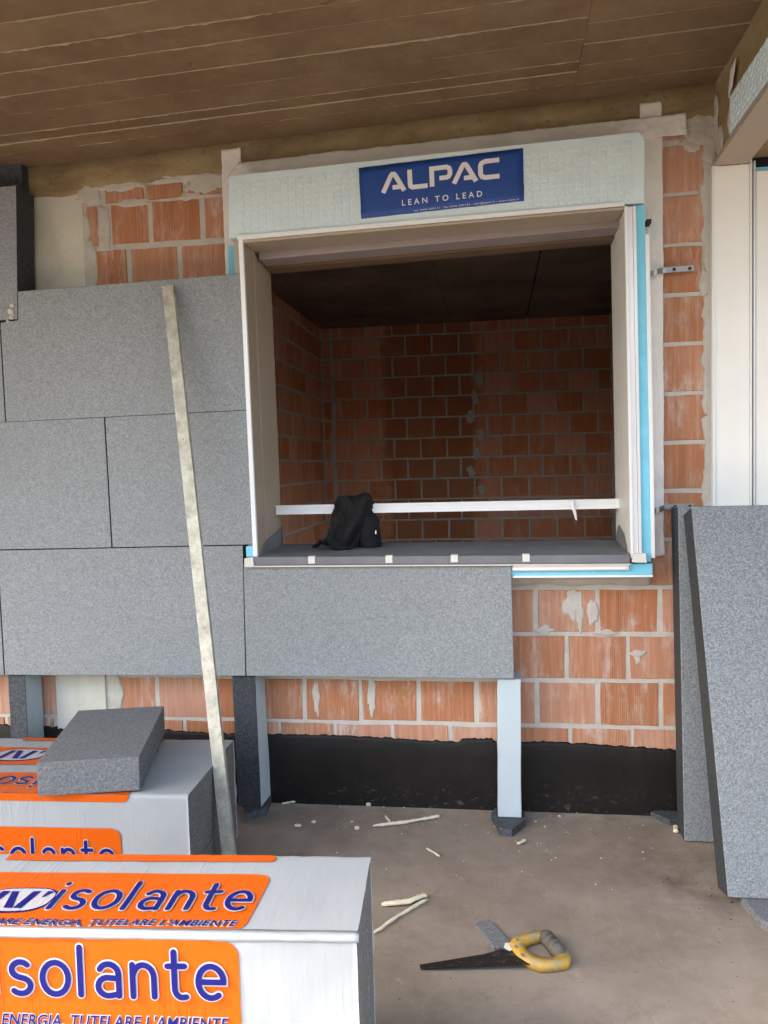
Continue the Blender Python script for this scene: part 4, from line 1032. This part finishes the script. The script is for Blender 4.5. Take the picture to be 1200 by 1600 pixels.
inner = [(.045, -.905), (.048, -.890), (.062, -.876), (.082, -.864), (.098, -.858), (.105, -.866), (.116, -.890), (.128, -.918), (.132, -.932), (.124, -.944), (.105, -.948), (.086, -.948), (.066, -.938), (.052, -.922)]
inner = [(.096 + (a - .090) * 1.02, -.904 + (b + .905) * 1.10) for a, b in inner]
bm = bmesh.new(); ring_prism(bm, outer, inner, .003, .026); bmesh.ops.bevel(bm, geom=[e for e in bm.edges if e.calc_face_angle(0) > 1.0], offset=.0032, segments=3, affect='EDGES')
mk(bm, 'handle', 'saw_yellow', saw, True)
bm = bmesh.new(); tube(bm, [(.106, -.836, .019), (.113, -.850, .019), (.128, -.886, .020), (.142, -.920, .020), (.146, -.934, .019)], [.013, .021, .0185, .021, .013], 12); mk(bm, 'grip', 'saw_grip', saw, True)
for k in range(4):
    bm = bmesh.new(); p = Vector((.115, -.856, .0195)).lerp(Vector((.139, -.912, .0200)), k / 3); d = Vector((.024, -.056, 0)).normalized(); tube(bm, [p - d * .003, p + d * .003], .0215, 14); mk(bm, 'grip_rib', 'saw_grip', saw, True)
bm = bmesh.new(); prism(bm, [(.0, -.892, .0195), (.022, -.887, .0195), (.034, -.905, .0195), (.012, -.925, .0195), (-.004, -.912, .0195)], (0, 0, .002)); mk(bm, 'blade_label', 'tab_cream', saw)
for (a, b) in ((.03, -.885), (.045, -.955), (.028, -.92)):
    bm = bmesh.new(); bmesh.ops.create_cone(bm, segments=12, radius1=.005, radius2=.004, depth=.004, cap_ends=True, matrix=Matrix.Translation((a, b, .030))); mk(bm, 'rivet', 'galvanised', saw)

# ------------------------------------------------------------------ scraps of hardened foam
def strip(label, pts, r=.006, lift=.0):
    P = []
    for (a, b) in zip(pts, pts[1:]):
        for i in range(7): P.append(Vector(a).lerp(Vector(b), i / 7))
    P.append(Vector(pts[-1]))
    P = [p + Vector((.004 * nz(p.x, p.y, 0, 30), .004 * nz(p.x, p.y, 5, 30), 0)) for p in P]
    bm = bmesh.new(); R_ = [(r * random.uniform(.75, 1.25), r * .7 * random.uniform(.8, 1.2)) for _ in P]; R_[0] = (r * .4, r * .4); R_[-1] = (r * .4, r * .4)
    tube(bm, [(p.x, p.y, r * .75 + .004) for p in P], R_, 7, .25)
    return tag(mk(bm, 'foam_strip', 'pu_foam', None, True, org=(P[0].x, P[0].y, 0)), label, 'foam strip', 'cut off strips of cream foam on the floor')
strip('long cream foam strip on the floor near the black wall base', [(-.474, -.195, 0), (-.36, -.155, 0), (-.29, -.12, 0), (-.236, -.095, 0)], .0075)
strip('tiny cream foam stub just behind the long floor strip', [(-.441, -.104, 0), (-.413, -.165, 0)], .005)
strip('thin short cream strip alone in the middle of the floor', [(-.262, -.345, 0), (-.214, -.397, 0)], .0045)
strip('thick cream foam strip right of the near pack, upper of the crossed two', [(-.366, -.718, 0), (-.29, -.690, 0), (-.236, -.648, 0)], .0095)
strip('thin cream foam strip right of the near pack, lower of the crossed two', [(-.370, -.862, 0), (-.31, -.765, 0), (-.232, -.668, 0)], .0055)
strip('small cream strip in front of the pale prop', [(.050, -.292, 0), (.078, -.255, 0)], .006)
strip('cream foam flake standing at the foot of the leaning boards', [(.606, -.155, 0), (.612, -.132, 0), (.616, -.112, 0)], .009)
strip('cream foam sliver by the dark prop at the wall base', [(-.868, -.030, 0), (-.818, -.006, 0)], .005)
bm = bmesh.new()
def crumb(x, y, r):
    bmesh.ops.create_icosphere(bm, subdivisions=1, radius=r, matrix=Matrix.Translation((x, y, r * .45 + .003)) @ Matrix.Diagonal((random.uniform(.8, 1.5), random.uniform(.7, 1.2), random.uniform(.4, .7), 1)))
for (x, y, r) in ((-.703, -.177, .010), (-.755, -.213, .011), (-.531, -.215, .012), (-.521, -.011, .012), (-.56, -.16, .006), (-.63, -.03, .004), (-.46, -.02, .003), (.21, -.05, .006), (.12, -.10, .004), (.15, -.14, .004), (.0, -.03, .004), (-.38, .0 - .02, .004)): crumb(x, y, r)
for _ in range(60): crumb(random.uniform(-.85, .6), -abs(random.gauss(.02, .22)), random.uniform(.0012, .0032))
tag(mk(bm, 'foam_crumbs', 'pu_foam', None, False), 'cream foam crumbs scattered over the floor by the wall', 'crumbs', kind='stuff')
bm = bmesh.new()
for _ in range(260): crumb(random.uniform(-.9, .75), random.uniform(-1.3, -.02), random.uniform(.0007, .0019))
for _ in range(45): crumb(random.gauss(.60, .08), random.gauss(-.45, .16), random.uniform(.0008, .0026))
tag(mk(bm, 'floor_grit', 'dark_dirt', None, False), 'dark grit scattered over the concrete floor', 'grit', kind='stuff')
